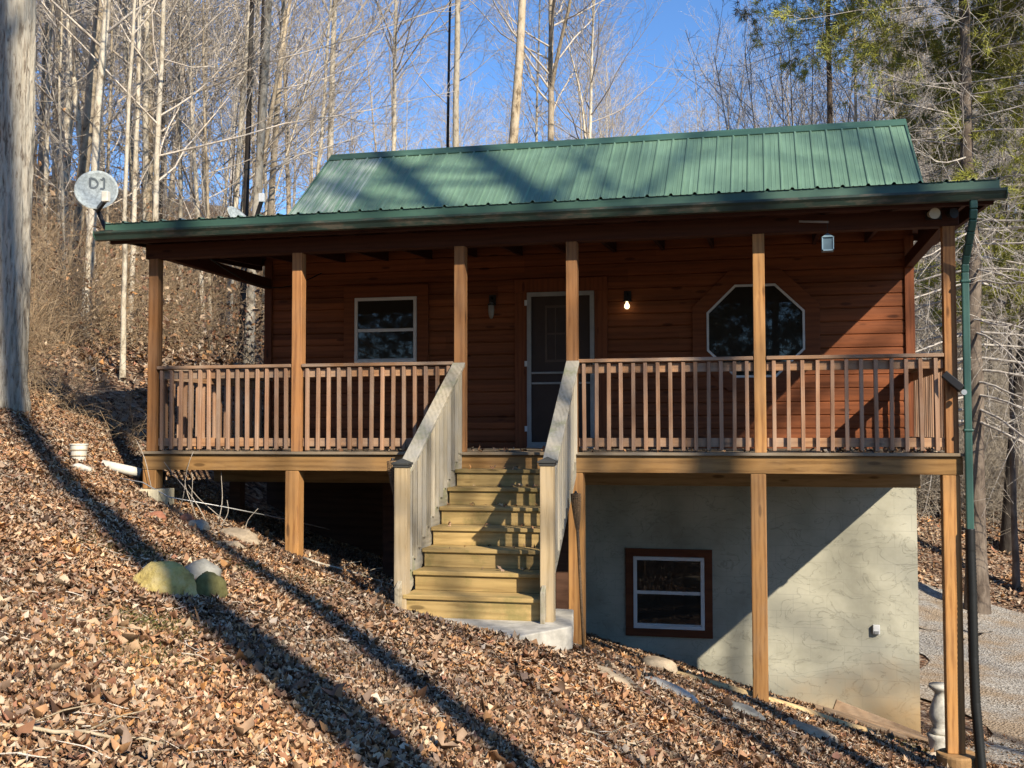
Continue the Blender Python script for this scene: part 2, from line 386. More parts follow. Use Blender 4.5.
# ------------------------------------------------------------------ the cabin
cabin = empty('log_cabin', (0, 3.0, -3.45), 'small red-brown log cabin with green metal roof, raised front porch and grey stucco basement', 'cabin')
WY = 3.01; HX = 4.27
def siding(name, xa, xb, z0, z1, parent, y=WY):
    prof = []; z = z0
    while z < z1 - .001:
        zt = min(z + .165, z1)
        prof += [(y + .014, z), (y, z + .012), (y - .003, z + .07), (y - .001, zt - .014), (y + .006, zt - .004)]
        z = zt
    prof.append((y + .014, z1)); poly = prof + [(y + .14, z1), (y + .14, z0)]
    return MB().prism(poly, xa, xb, 'x').make(name, M['siding'], parent)
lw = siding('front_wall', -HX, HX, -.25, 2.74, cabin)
for sx in (-1, 1):
    m = MB(); prof = []; z = -.25; y0, y1 = WY + .15, 9.35
    xs = sx * HX
    x_in = xs - sx * .14
    m.box(min(xs, x_in), max(xs, x_in), y0, y1, -.25, 2.5)
    m.prism([(y0, 2.5), (y1, 2.5), (6.18, 4.70)], min(xs, x_in), max(xs, x_in), 'x')
    for k in range(int((2.5 + .25) / .165)):
        zz = -.25 + k * .165; m.box(min(xs, xs + sx * .012), max(xs, xs + sx * .012), y0 + .01, y1 - .01, zz + .012, zz + .155)
    m.make('side_wall', M['sidey'], cabin)
MB().box(-HX, HX, 9.35, 9.5, -.25, 2.5).make('back_wall', M['siding'], cabin)
for sx in (-1, 1):
    x = sx * (HX - .05); MB().box(x - .055, x + .055, WY - .035, WY + .02, -.2, 2.6).make('corner_board', M['trimz'], cabin, bevel=.004)
m = MB()
m.box(.15, HX - .01, WY, 9.3, -4.3, -.24); m.make('basement_wall', M['stucco'], cabin)
m = MB(); m.box(-HX + .02, .14, WY + .05, 9.25, -3.2, -.26)
for k in range(9): m.box(-HX + .02, .14, WY + .035, WY + .05, -2.6 + k * .25, -2.6 + k * .25 + .235)
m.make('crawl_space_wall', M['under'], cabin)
# thresholds of the roof
EZ, EY, XO = 2.531, -.316, 4.60
S1 = .06; S2 = .787
def porch_z(y): return EZ + S1 * (y - EY)
BRY, BRZ = 3.485, EZ + S1 * (3.485 - EY)
RY, RZ = 6.18, 4.88
def ribbed(y0, z0, y1, z1, x0, x1, pitch=.2286):
    prof = []; x = x0
    n = int(round((x1 - x0) / pitch)); p = (x1 - x0) / n
    for k in range(n):
        a = x0 + k * p
        prof += [(a - .022 if k else a, 0), (a - .010 if k else a, .02), (a + .010, .02), (a + .022, 0), (a + p * .38, 0), (a + p * .40, .004), (a + p * .44, .004), (a + p * .46, 0), (a + p * .64, 0), (a + p * .66, .004), (a + p * .70, .004), (a + p * .72, 0)]
    prof += [(x1 - .022, 0), (x1 - .01, .02), (x1, .02), (x1, 0)]
    d = Vector((0, y1 - y0, z1 - z0)).normalized(); nrm = Vector((0, -d.z, d.y))
    if nrm.z < 0: nrm = -nrm
    V = []; t = .0
    for (yy, zz) in ((y0, z0), (y1, z1)):
        for (x, h) in prof: V.append((x, yy + nrm.y * h, zz + nrm.z * h))
    n = len(prof)
    F = [(i, i + 1, n + i + 1, n + i) for i in range(n - 1)]
    m = MB().add(V, F)
    return m, nrm
def rslab(m, y0, z0, y1, z1, x0, x1, th, mi=0):
    m.add([(x0, y0, z0), (x1, y0, z0), (x1, y1, z1), (x0, y1, z1), (x0, y0, z0 - th), (x1, y0, z0 - th), (x1, y1, z1 - th), (x0, y1, z1 - th)],
          [(0, 3, 2, 1), (4, 5, 6, 7), (0, 1, 5, 4), (1, 2, 6, 5), (2, 3, 7, 6), (3, 0, 4, 7)], mi)
# main roof, front and back slopes
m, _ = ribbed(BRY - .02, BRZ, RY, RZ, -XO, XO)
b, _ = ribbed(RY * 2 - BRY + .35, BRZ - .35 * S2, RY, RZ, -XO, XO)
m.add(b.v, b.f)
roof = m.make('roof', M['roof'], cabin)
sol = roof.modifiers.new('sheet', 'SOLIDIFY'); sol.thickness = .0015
m = MB(); rslab(m, BRY, BRZ - .012, RY, RZ - .012, -XO + .02, XO - .02, .14); rslab(m, RY, RZ - .014, RY * 2 - BRY + .33, BRZ - .014 - .33 * S2, -XO + .02, XO - .02, .14)
m.make('roof_deck', M['ceil'], roof)
m = MB(); m.prism([(RY - .16, RZ - .10), (RY, RZ + .035), (RY + .16, RZ - .10), (RY + .155, RZ - .108), (RY, RZ + .024), (RY - .155, RZ - .108)], -XO - .015, XO + .015, 'x')
m.make('ridge_cap', M['roofside'], roof)
for sx in (-1, 1):
    m = MB(); xa, xb = sorted((sx * (XO + .012), sx * (XO - .018)))
    for (ya, za, yb, zb) in ((BRY, BRZ, RY, RZ), (RY * 2 - BRY + .35, BRZ - .35 * S2, RY, RZ)):
        m.add([(xa, ya, za + .028), (xb, ya, za + .028), (xb, yb, zb + .028), (xa, yb, zb + .028), (xa, ya, za - .13), (xb, ya, za - .13), (xb, yb, zb - .13), (xa, yb, zb - .13)],
              [(0, 3, 2, 1), (4, 5, 6, 7), (0, 1, 5, 4), (1, 2, 6, 5), (2, 3, 7, 6), (3, 0, 4, 7)])
    m.make('gable_trim', M['roofside'], roof)
# screws along the sheet laps are too small to see; porch roof
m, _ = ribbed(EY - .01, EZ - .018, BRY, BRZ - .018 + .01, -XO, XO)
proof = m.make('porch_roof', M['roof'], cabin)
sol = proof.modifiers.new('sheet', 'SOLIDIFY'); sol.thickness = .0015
m = MB(); rslab(m, EY + .03, EZ - .03, BRY, BRZ - .03, -XO + .02, XO - .02, .03)
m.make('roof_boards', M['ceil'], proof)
m = MB(); m.box(-XO, XO, EY + .005, EY + .028, EZ - .105, EZ - .02); m.make('eave_trim', M['roofside'], proof, bevel=.003)
for sx in (-1, 1):
    xa, xb = sorted((sx * (XO - .005), sx * (XO - .045))); m = MB()
    m.add([(xa, EY + .03, EZ - .025), (xb, EY + .03, EZ - .025), (xb, BRY, BRZ - .025), (xa, BRY, BRZ - .025), (xa, EY + .03, EZ - .19), (xb, EY + .03, EZ - .19), (xb, BRY, BRZ - .22), (xa, BRY, BRZ - .22)],
          [(0, 3, 2, 1), (4, 5, 6, 7), (0, 1, 5, 4), (1, 2, 6, 5), (2, 3, 7, 6), (3, 0, 4, 7)])
    m.make('rake_board', M['ceil'], proof)
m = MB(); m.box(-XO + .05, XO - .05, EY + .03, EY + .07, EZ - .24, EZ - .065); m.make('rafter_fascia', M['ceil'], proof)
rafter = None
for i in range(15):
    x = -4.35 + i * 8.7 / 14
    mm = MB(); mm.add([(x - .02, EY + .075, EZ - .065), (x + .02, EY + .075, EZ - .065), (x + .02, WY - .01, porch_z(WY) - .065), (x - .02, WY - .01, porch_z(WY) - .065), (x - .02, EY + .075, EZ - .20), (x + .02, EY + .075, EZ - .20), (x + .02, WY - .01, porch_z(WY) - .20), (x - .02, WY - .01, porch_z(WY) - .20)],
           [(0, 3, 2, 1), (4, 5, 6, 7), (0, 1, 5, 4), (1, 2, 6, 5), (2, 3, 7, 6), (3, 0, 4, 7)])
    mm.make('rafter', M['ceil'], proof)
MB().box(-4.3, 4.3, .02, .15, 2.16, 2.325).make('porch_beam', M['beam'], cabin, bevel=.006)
for sx in (-1, 1):
    x = sx * 4.22; MB().box(x - .05, x + .05, .16, WY - .04, 2.20, 2.34).make('side_beam', M['beam'], cabin, bevel=.006)
# gutter (K profile) with end caps
GY0, GY1 = EY - .004, -.435
GX0, GX1 = -4.66, 4.64
def gsec(): return [(GY0, 2.425), (GY0, 2.317), (-.40, 2.317), (-.408, 2.335), (-.418, 2.36), (GY1 - .004, 2.385), (GY1 - .004, 2.408), (GY1 + .006, 2.41), (GY1 + .006, 2.40), (-.405, 2.375), (GY0 - .006, 2.335), (GY0 - .006, 2.425)]
gut = MB().prism(gsec(), GX0, GX1, 'x').make('gutter', M['gutter'], cabin)
m = MB()
for x in (GX0, GX1 - .004): m.prism([(GY0, 2.42), (GY0, 2.315), (-.40, 2.315), (GY1 - .007, 2.36), (GY1 - .008, 2.412)], x - .002, x + .006, 'x')
m.make('end_cap', M['roofside'], gut)
# leaves and twigs caught in the gutter
ds = MB()
def ovaltube(pts, mb, a=.068, b_=.05):
    for p, q in zip(pts[:-1], pts[1:]): mb.bar(p, q, a, b_, up=(0, 1, 0))
P = [(4.36, -.37, 2.33), (4.362, -.365, 2.24), (4.36, -.34, 2.15), (4.352, -.28, 2.05), (4.345, -.20, 1.95), (4.337, -.12, 1.86), (4.331, -.07, 1.78), (4.33, -.055, 1.70), (4.33, -.055, -.75)]
ovaltube(P, ds); ds.box(4.285, 4.375, -.09, -.02, 1.60, 1.63); ds.box(4.285, 4.375, -.09, -.02, .2, .23)
ds.make('downspout', M['spout'], cabin, bevel=.012)
pts = [(4.33, -.055, -.7), (4.33, -.055, -.9), (4.335, -.06, -1.3), (4.335, -.07, -1.9), (4.342, -.08, -2.3), (4.36, -.1, -2.6), (4.375, -.13, -2.9), (4.385, -.2, -3.08)]
fine = []; rad = []
for i in range(len(pts) - 1):
    for j in range(24):
        t = j / 24; fine.append(Vector(pts[i]).lerp(Vector(pts[i + 1]), t)); rad.append(.043 + (.005 if j % 2 else 0))
MB().tube(fine, rad, 12).make('drain_hose', M['rubber'], cabin, smooth=True)
# soil pipe style roof vent boot
# ---- windows
def frame_ring(m, x0, x1, z0, z1, wd, ya, yb, mi=0):
    m.box(x0, x1, ya, yb, z1 - wd, z1, mi); m.box(x0, x1, ya, yb, z0, z0 + wd, mi)
    m.box(x0, x0 + wd, ya, yb, z0 + wd, z1 - wd, mi); m.box(x1 - wd, x1, ya, yb, z0 + wd, z1 - wd, mi)
def window(x0, x1, z0, z1, y, tr=.15):
    m = MB(); frame_ring(m, x0, x1, z0, z1, .045, y - .045, y - .002)
    zm = (z0 + z1) / 2; m.box(x0 + .045, x1 - .045, y - .036, y - .004, zm - .02, zm + .022)
    m.box(x0 + .045, x1 - .045, y - .030, y - .006, z0 + .045, z0 + .062)
    win = m.make('window', M['white'], cabin, bevel=.003)
    m = MB(); m.box(x0 + .04, x1 - .04, y - .022, y - .012, z0 + .04, zm); m.box(x0 + .04, x1 - .04, y - .032, y - .0225, zm, z1 - .04)
    m.make('pane', M['pane'], win)
    m = MB(); m.box(x0 - tr, x1 + tr, y - .038, y + .01, z1 + .002, z1 + tr); m.box(x0 - tr, x1 + tr, y - .038, y + .01, z0 - tr, z0 - .002)
    m.box(x0 - tr, x0 - .002, y - .034, y + .01, z0 - .002, z1 + .002); m.box(x1 + .002, x1 + tr, y - .034, y + .01, z0 - .002, z1 + .002)
    m.make('trim', M['trimx'], win, bevel=.004)
    return win
window(-2.94, -2.056, 1.14, 2.035, WY, .16)
window(.836, 1.724, -2.275, -1.373, WY, .10)
# blinds' light spots: reflections in the upper sash
oc = (2.384, 1.469)
def octo(rx, rz):
    k = .414
    return [(oc[0] - rx * k, oc[1] - rz), (oc[0] + rx * k, oc[1] - rz), (oc[0] + rx, oc[1] - rz * k), (oc[0] + rx, oc[1] + rz * k), (oc[0] + rx * k, oc[1] + rz), (oc[0] - rx * k, oc[1] + rz), (oc[0] - rx, oc[1] + rz * k), (oc[0] - rx, oc[1] - rz * k)]
def ring(m, ro, ri, ya, yb):
    o, i = octo(*ro), octo(*ri); V = []
    for y in (ya, yb):
        V += [(p[0], y, p[1]) for p in o] + [(p[0], y, p[1]) for p in i]
    F = []
    for a in range(8):
        b_ = (a + 1) % 8
        F += [(a, b_, 8 + b_, 8 + a), (16 + a, 24 + a, 24 + b_, 16 + b_), (a, 16 + a, 16 + b_, b_), (8 + a, 8 + b_, 24 + b_, 24 + a)]
    return m.add(V, F)
ow = ring(MB(), (.60, .585), (.572, .557), WY - .05, WY).make('octagon_window', M['white'], cabin)
ring(MB(), (.78, .765), (.602, .587), WY - .038, WY + .01).make('trim', M['trimx'], ow, bevel=.004)
MB().prism([(p[0], p[1]) for p in octo(.574, .559)], WY - .028, WY - .016, 'y').make('pane', M['pane'], ow)
# ---- doors
dx0, dx1, dz1 = -.536, .352, 2.035
door = MB().box(dx0 + .02, dx1 - .02, WY - .022, WY - .008, .02, dz1 - .02).make('door', plain('brown_door', (.045, .028, .02), .5), cabin)
m = MB(); frame_ring(m, dx0, dx1, .02, dz1, .055, WY - .062, WY - .03); m.box(dx0 + .055, dx1 - .055, WY - .058, WY - .034, .965, .99); m.box(dx0 + .055, dx1 - .055, WY - .058, WY - .034, .83, .855)
m.box(-.10, -.08, WY - .055, WY - .036, .075, .83)
sdm = m.make('screen_door', plain('grey_white_frame', (.36, .36, .34), .5), cabin, bevel=.003)
for z in (.25, 1.1, 1.9): MB().box(dx0 - .03, dx0 + .005, WY - .07, WY - .045, z - .035, z + .035).make('hinge', M['white'], sdm)
MB().box(dx1 - .045, dx1 - .02, WY - .10, WY - .062, 1.0, 1.12).make('handle', M['dark'], sdm)
m = MB(); frame_ring(m, -.30, .12, 1.12, 1.86, .03, WY - .03, WY - .022)
for k in (1, 2): m.box(-.30 + k * .14 - .008, -.30 + k * .14 + .008, WY - .03, WY - .022, 1.15, 1.83)
m.box(-.27, .09, WY - .0305, WY - .0225, 1.48, 1.50); m.make('window_lites', plain('dark_lite_bars', (.10, .07, .05), .5), door)
m = MB(); m.box(dx0 - .17, dx1 + .17, WY - .04, WY + .01, dz1 + .002, dz1 + .18); m.box(dx0 - .17, dx0 - .002, WY - .036, WY + .01, 0, dz1); m.box(dx1 + .002, dx1 + .17, WY - .036, WY + .01, 0, dz1)
m.make('door_trim', M['trimz'], cabin, bevel=.004)
MB().box(dx0, dx1, WY - .09, WY - .01, .0, .018).make('threshold', M['galv'], cabin)
# ---- wall lamps
def em(name, col, st):
    s = NB(name); s.b.inputs['Emission Color'].default_value = (*col, 1); s.b.inputs['Emission Strength'].default_value = st
    return s.done(col, .4)
for (x, lit) in ((.783, True), (-1.01, False)):
    m = MB(); m.lathe([(.045, 0), (.05, .01), (.05, .02), (.02, .03)], (x, WY - .085, 1.875), 16); m.tube([(x, WY - .005, 1.95), (x, WY - .07, 1.99), (x, WY - .085, 1.96)], .012, 8); m.box(x - .045, x + .045, WY - .03, WY - .004, 1.88, 2.02)
    lamp = m.make('wall_lamp', M['dark'], cabin)
    bm_ = MB()
    if lit:
        c = (x, WY - .085, 1.815); bm_.lathe([(.004, -.036), (.022, -.03), (.034, -.010), (.034, .010), (.025, .03), (.015, .045), (.015, .07)], c, 20)
        bm_.make('bulb', em('lit_bulb', (1.0, .80, .42), 2.0), lamp, smooth=True)
    else:
        c = (x, WY - .085, 1.80); bm_.lathe([(.018, -.10), (.035, -.06), (.042, .0), (.042, .09), (.02, .12)], c, 16)
        bm_.make('glass_shade', plain('frosted_glass', (.30, .29, .26), .15, 0, .6), lamp, smooth=True)
# ---- porch posts
PX = [-4.2, -2.463, -.63, .563, 2.437, 4.205]
for i, x in enumerate(PX): MB().box(x - .057, x + .057, .018, .138, -.001, 2.162).make('porch_post', M['cedarpost'] if i != 4 else M['post'], cabin, bevel=.006)
LP = [(-4.21, .08, -.416, .165), (-2.50, .08, -1.40, .155), (.60, .08, -2.3, .155), (2.41, .08, -2.75, .15), (4.185, .08, -2.80, .16)]
for x, y, z, wd in LP: MB().box(x - wd / 2, x + wd / 2, y - .075, y + .075, z, -.206).make('deck_post', M['post'], cabin, bevel=.009)
MB().box(-.64, -.50, .01, .15, -1.9, -.206).make('deck_post', M['post'], cabin, bevel=.008)
# ---- deck
m = MB(); y = -.035; k = 0
while y < WY - .05:
    m.box(-4.31, 4.31, y, min(y + .138, WY - .045), -.030, 0 - (k % 3) * .0006); y += .144; k += 1
deck = m.make('porch_deck', M['deck'], cabin, bevel=.004)
MB().box(-4.29, 4.29, .0, .038, -.204, -.0315).make('front_joist', M['fascia'], deck, bevel=.004)
for sx in (-1, 1):
    x = sx * 4.272; MB().box(x - .018, x + .018, .04, WY - .02, -.204, -.0315).make('side_joist', M['raily'], deck, bevel=.003)
for i in range(20):
    x = -4.05 + i * .43
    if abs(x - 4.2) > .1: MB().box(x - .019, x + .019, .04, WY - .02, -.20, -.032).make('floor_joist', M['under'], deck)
MB().box(-4.2, 4.1, 1.45, 1.53, -.40, -.206).make('floor_beam', M['post'] if False else wood('floor_beam_wood', (.42, .26, .12), (.24, .13, .05), 'x'), deck, bevel=.005)
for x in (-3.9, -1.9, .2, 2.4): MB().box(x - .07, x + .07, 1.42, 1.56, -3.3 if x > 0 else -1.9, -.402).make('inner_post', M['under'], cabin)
# ---- porch railings
bal_me = MB().box(-.0185, .0185, -.0185, .0185, 0, .885).mesh('baluster'); first = [True]
def baluster(loc, parent):
    o = bpy.data.objects.new('baluster', bal_me)
    if first[0]: bal_me.materials.append(M['balu']); first[0] = False
    COL.objects.link(o); ORG[o] = Vector(loc); o.parent = parent; o.location = Vector(loc) - ORG[parent]
    o.rotation_euler = (0, rs.uniform(-.008, .008), rs.uniform(-.06, .06))
    b_ = o.modifiers.new('bevel', 'BEVEL'); b_.width = .003; b_.segments = 1
def railing_x(xa, xb, sp):
    cap = MB().box(xa, xb, .005, .15, .913, .948).make('railing', M['railx'], cabin, bevel=.005)
    MB().box(xa, xb, .058, .096, .805, .894).make('upper_rail', M['railx'], cap, bevel=.004)
    MB().box(xa, xb, .058, .096, .055, .144).make('lower_rail', M['railx'], cap, bevel=.004)
    n = int(round((xb - xa) / sp)); d = (xb - xa) / n
    for i in range(n): baluster((xa + d * (i + .5), .038, .018 + rs.uniform(-.006, .006)), cap)
for (a, b_, sp) in ((0, 1, .116), (1, 2, .121), (3, 4, .124), (4, 5, .134)): railing_x(PX[a] + .064, PX[b_] - .064, sp)
for sx in (-1, 1):
    x = sx * 4.2
    cap = MB().box(x - .07, x + .07, .147, WY - .04, .912, .947).make('railing', M['raily'], cabin, bevel=.005)
    for (za, zb) in ((.805, .894), (.055, .144)): MB().box(x - .019, x + .019, .147, WY - .04, za, zb).make('rail', M['raily'], cap, bevel=.004)
    for i in range(19): baluster((x + sx * .038, .25 + i * .142, .018), cap)
# ---- stairs
st = empty('stairs', (0, -1.0, -1.36), None, None); st.parent = cabin; st.location = Vector((0, -1.0, -1.36)) - ORG[cabin]
RI, TR = .169, .28
for i in range(1, 8):
    z = -RI * i; yf = -.035 - TR * i; xa, xb = -.575 + .003 * i, .560 + .012 * i
    MB().box(xa - .01, xb + .01, yf, yf + TR + .03, z - .036, z).make('tread', M['tread'], st, bevel=.006)
for i in range(0, 8):
    z = -RI * i; yf = -.01 - TR * i; xa, xb = -.57 + .003 * i, .555 + .012 * i
    if i == 0: continue
    zb = z - RI if i < 7 else -1.38
    MB().box(xa, xb, yf, yf + .022, zb + .001, z - .0365).make('riser', M['tread'], st, bevel=.003)
def slope_board(x0t, x0b, wd, yt, zt, yb, zb, depth, name, mat, parent, bevel=.005):
    """board between (x0t,yt,zt) at the top and (x0b,yb,zb) at the bottom; top edge given, vertical depth"""
    m = MB(); m.add([(x0t - wd / 2, yt, zt), (x0t + wd / 2, yt, zt), (x0b + wd / 2, yb, zb), (x0b - wd / 2, yb, zb), (x0t - wd / 2, yt, zt - depth), (x0t + wd / 2, yt, zt - depth), (x0b + wd / 2, yb, zb - depth), (x0b - wd / 2, yb, zb - depth)],
                    [(0, 3, 2, 1), (4, 5, 6, 7), (0, 1, 5, 4), (1, 2, 6, 5), (2, 3, 7, 6), (3, 0, 4, 7)])
    return m.make(name, mat, parent, bevel=bevel)
for (sx, xt, xb) in ((-1, -.612, -.592), (1, .592, .672)):
    slope_board(xt, xb, .038, -.002, .02, -2.08, -1.12, .26, 'stringer', M['stairrail'], st)
NW = [(-.592, -1.93, -1.36, -.075), (.690, -1.93, -1.45, -.055)]
for k, ((xt, xb), nw) in enumerate(zip(((-.63, -.60), (.575, .68)), NW)):
    cap = slope_board(xt, xb, .135, .01, .935, -1.88, -.125, .042, 'stair_railing', M['stairrail'], cabin)
    slope_board(xt, xb, .036, .01, .885, -1.88, -.175, .09, 'upper_rail', M['stairrail'], cap)
    slope_board(xt, xb, .036, .01, .135, -1.88, -.925, .09, 'lower_rail', M['stairrail'], cap)
    n = 13; sd_ = 1
    for i in range(n):
        t = (i + .5) / n; y = -.0 - 1.86 * t; x = xt + (xb - xt) * t + .036
        zt = .885 - 1.06 * t; MB().box(x - .0165, x + .0165, y - .0165, y + .0165, zt - .86, zt - .008).make('baluster', M['stairbal'], cap, bevel=.003)
    x, y, z0, z1 = nw
    post = MB().box(x - .056, x + .056, y - .056, y + .056, z0, z1).make('newel_post', M['newel'], cap, bevel=.006)
    m = MB(); m.box(x - .075, x + .075, y - .075, y + .075, z1, z1 + .02); m.box(x - .066, x + .066, y - .066, y + .066, z1 - .022, z1 - .001); m.add([(x - .066, y - .066, z1 + .02), (x + .066, y - .066, z1 + .02), (x + .066, y + .066, z1 + .02), (x - .066, y + .066, z1 + .02), (x, y, z1 + .055)], [(0, 1, 4), (1, 2, 4), (2, 3, 4), (3, 0, 4)])
    m.make('post_cap', plain('dark_post_cap', (.05, .05, .045), .6), post, bevel=.003)
# ---- fittings on the cabin
m = MB(); m.tube([(4.02, -.06, 2.265), (4.05, -.10, 2.262), (4.06, -.15, 2.255)], [.025, .045, .052], 18); fl = m.make('flood_light', plain('pale_lamp_housing', (.60, .56, .42), .5), cabin, smooth=False); MB().box(4.0, 4.14, -.018, .018, 2.225, 2.30).make('mount', M['dark'], fl)
MB().tube([(4.2, -.02, 2.265), (4.24, -.09, 2.262)], [.03, .05], 16).make('lamp_head', M['dark'], fl)
m = MB(); m.box(3.73, 3.81, WY - .055, WY - .001, -2.24, -2.13); m.make('outlet_box', M['white'], cabin, bevel=.006)
m = MB(); m.box(3.745, 3.795, WY - .065, WY - .054, -2.235, -2.20); m.make('outlet_lid', M['galv'], cabin)
# black box clipped to the corner post
bb = MB().bar((4.13, -.03, .745), (4.28, -.075, .60), .07, .10, up=(0, 1, 0)).make('clip_box', M['dark'], cabin, bevel=.006)
MB().tube([(4.29, -.10, .57), (4.29, -.13, .57)], .026, 14).make('round_clip', M['lead'], bb)
# sagging cable beneath the roof and service wire
pts = [(-3.66 + .52 * t, .3 + 2.0 * t, 2.19 + .10 * t - .26 * math.sin(math.pi * t) ** 1.0) for t in [i / 16 for i in range(17)]]
MB().tube(pts, .008, 6).make('sagging_cable', M['rubber'], cabin, smooth=True)

# ------------------------------------------------------------------ things on and around the cabin
def dish(name, loc, face, rx, rz, label, emblem=False, cc=(-.09, 0, .475), fd=(.155, -.285, .36)):
    root = empty(name, loc, label, 'satellite dish')
    f = Vector(face).normalized(); up = Vector((0, 0, 1)); x = up.cross(f).normalized(); z = f.cross(x).normalized()
    q = Matrix((x, z, f)).transposed()          # local x right, y up, z facing
    c = Vector(cc)
    m = MB(); n = 40; rings = 8; V = []; 
    def pt(r, a, off=0):
        u = Vector((rx * r * math.cos(a), rz * r * math.sin(a), .085 * r * r - .085 + off)); return c + q @ u
    for side, off in ((0, 0), (1, -.008)):
        for i in range(rings + 1):
            for j in range(n): V.append(pt(i / rings, 2 * math.pi * j / n, off))
    def id_(s, i, j): return s * (rings + 1) * n + i * n + j % n
    F = []
    for s in (0, 1):
        for i in range(rings):
            for j in range(n): F.append((id_(s, i, j), id_(s, i, j + 1), id_(s, i + 1, j + 1), id_(s, i + 1, j)))
    for j in range(n): F.append((id_(0, rings, j), id_(0, rings, j + 1), id_(1, rings, j + 1), id_(1, rings, j)))
    m.add(V, F)
    W = lambda p: Vector(p) + Vector(loc)
    me = m.mesh('reflector'); o = link('reflector', me, plain('dish_grey_' + name, (.36, .40, .39), .6, 0, .3, .4, 26), root, loc, smooth=True)
    o.location = (0, 0, 0)
    def child(mb, nm, mat, **k):
        o2 = link(nm, mb.mesh(nm), mat, root, loc, **k); o2.location = (0, 0, 0); return o2
    lo = c + q @ Vector((0, -rz * .98, -.02)); feed = c + q @ Vector((rx * .30, -rz * .42, .36)) 
    arm0 = c + q @ Vector((.02, -rz * .95, -.05)); feed = c + q @ Vector(fd)
    mm = MB(); mm.bar(arm0, feed, .035, .045); child(mm, 'feed_arm', M['dark'])
    mm = MB(); a = feed - (feed - c).normalized() * .0; mm.bar(feed + Vector((0, 0, -.03)), feed + Vector((0, 0, .085)), .075, .065, up=(0, 1, 0)); child(mm, 'feed_horn', M['pvc'] if emblem else M['white'], bevel=.01)
    mm = MB(); bk = c + q @ Vector((0, -rz * .55, -.10)); mm.tube([bk, Vector((bk.x, bk.y, bk.z - .05)), (.03, 0, .04), (.08, 0, -.0)], .024, 10); mm.bar(c + q @ Vector((0, -rz * .9, -.07)), c + q @ Vector((0, -rz * .2, -.10)), .06, .03); child(mm, 'mast', M['dark'])
    mm = MB(); mm.box(.0, .16, -.06, .06, -.012, .0); child(mm, 'mount_foot', M['dark'])
    if emblem:
        dk = plain('dish_emblem_grey', (.10, .12, .13), .6)
        mm = MB()
        def seg(pts, wd):
            for p, r_ in zip(pts[:-1], pts[1:]):
                d = (Vector(r_) - Vector(p)); nn = Vector((-d.y, d.x)).normalized() * wd / 2
                qq = [Vector(p) - nn, Vector(r_) - nn, Vector(r_) + nn, Vector(p) + nn]; vs = []
                for off in (.002, .005):
                    for u in qq:
                        r2 = (u.x / rx) ** 2 + (u.y / rz) ** 2
                        vs.append(c + q @ Vector((u.x, u.y, .085 * r2 - .085 + off)))
                mm.add(vs, [(0, 1, 2, 3), (7, 6, 5, 4), (0, 4, 5, 1), (1, 5, 6, 2), (2, 6, 7, 3), (3, 7, 4, 0)])
        # a block letter D with a hollow, then a hooked stroke beside it, as on the reflector
        seg([(-.075, .155), (-.075, .055), (-.03, .055), (.0, .08), (.005, .11), (-.02, .145), (-.075, .155)], .022)
        seg([(.055, .165), (.075, .15), (.072, .045), (.03, .05)], .02)
        seg([(.03, .15), (.06, .14)], .012)
        child(mm, 'emblem', dk)
    return root
dish('satellite_dish', (-4.66, -.26, 2.44), (.50, -1.0, .28), .232, .235, 'weathered grey satellite dish mounted at the left corner of the porch eave', True)
dish('satellite_dish', (-4.18, 2.35, 2.70), (.80, -.12, .62), .24, .26, 'smaller tipped-back dish half hidden behind the green porch eave, with a white feed horn', cc=(-.12, 0, .34), fd=(0, .02, .40))

ln = empty('hanging_lantern', (3.089, -.10, 1.94), 'small blue-grey metal lantern hanging from a rod under the porch eave', 'lantern')
m = MB(); x, y, z = 3.089, -.10, 1.94
m.box(x - .055, x + .055, y - .055, y + .055, z, z + .012); 
for sx in (-1, 1):
    for sy in (-1, 1): m.box(x + sx * .05 - .005, x + sx * .05 + .005, y + sy * .05 - .005, y + sy * .05 + .005, z, z + .13)
m.add([(x - .06, y - .06, z + .13), (x + .06, y - .06, z + .13), (x + .06, y + .06, z + .13), (x - .06, y + .06, z + .13), (x, y, z + .18)], [(0, 1, 4), (1, 2, 4), (2, 3, 4), (3, 0, 4), (3, 2, 1, 0)])
m.make('frame', M['blue'], ln)
MB().box(x - .045, x + .045, y - .045, y + .045, z + .014, z + .128).make('glass', plain('lantern_glass', (.10, .15, .18), .15, 0, .6), ln)
MB().tube([(x, y, z + .175), (x, y, z + .28)], .004, 6).make('chain', M['dark'], ln)
MB().bar((2.38, .25, 2.335), (3.10, -.10, 2.225), .022, .018).make('lantern_rod', M['galv'], cabin)

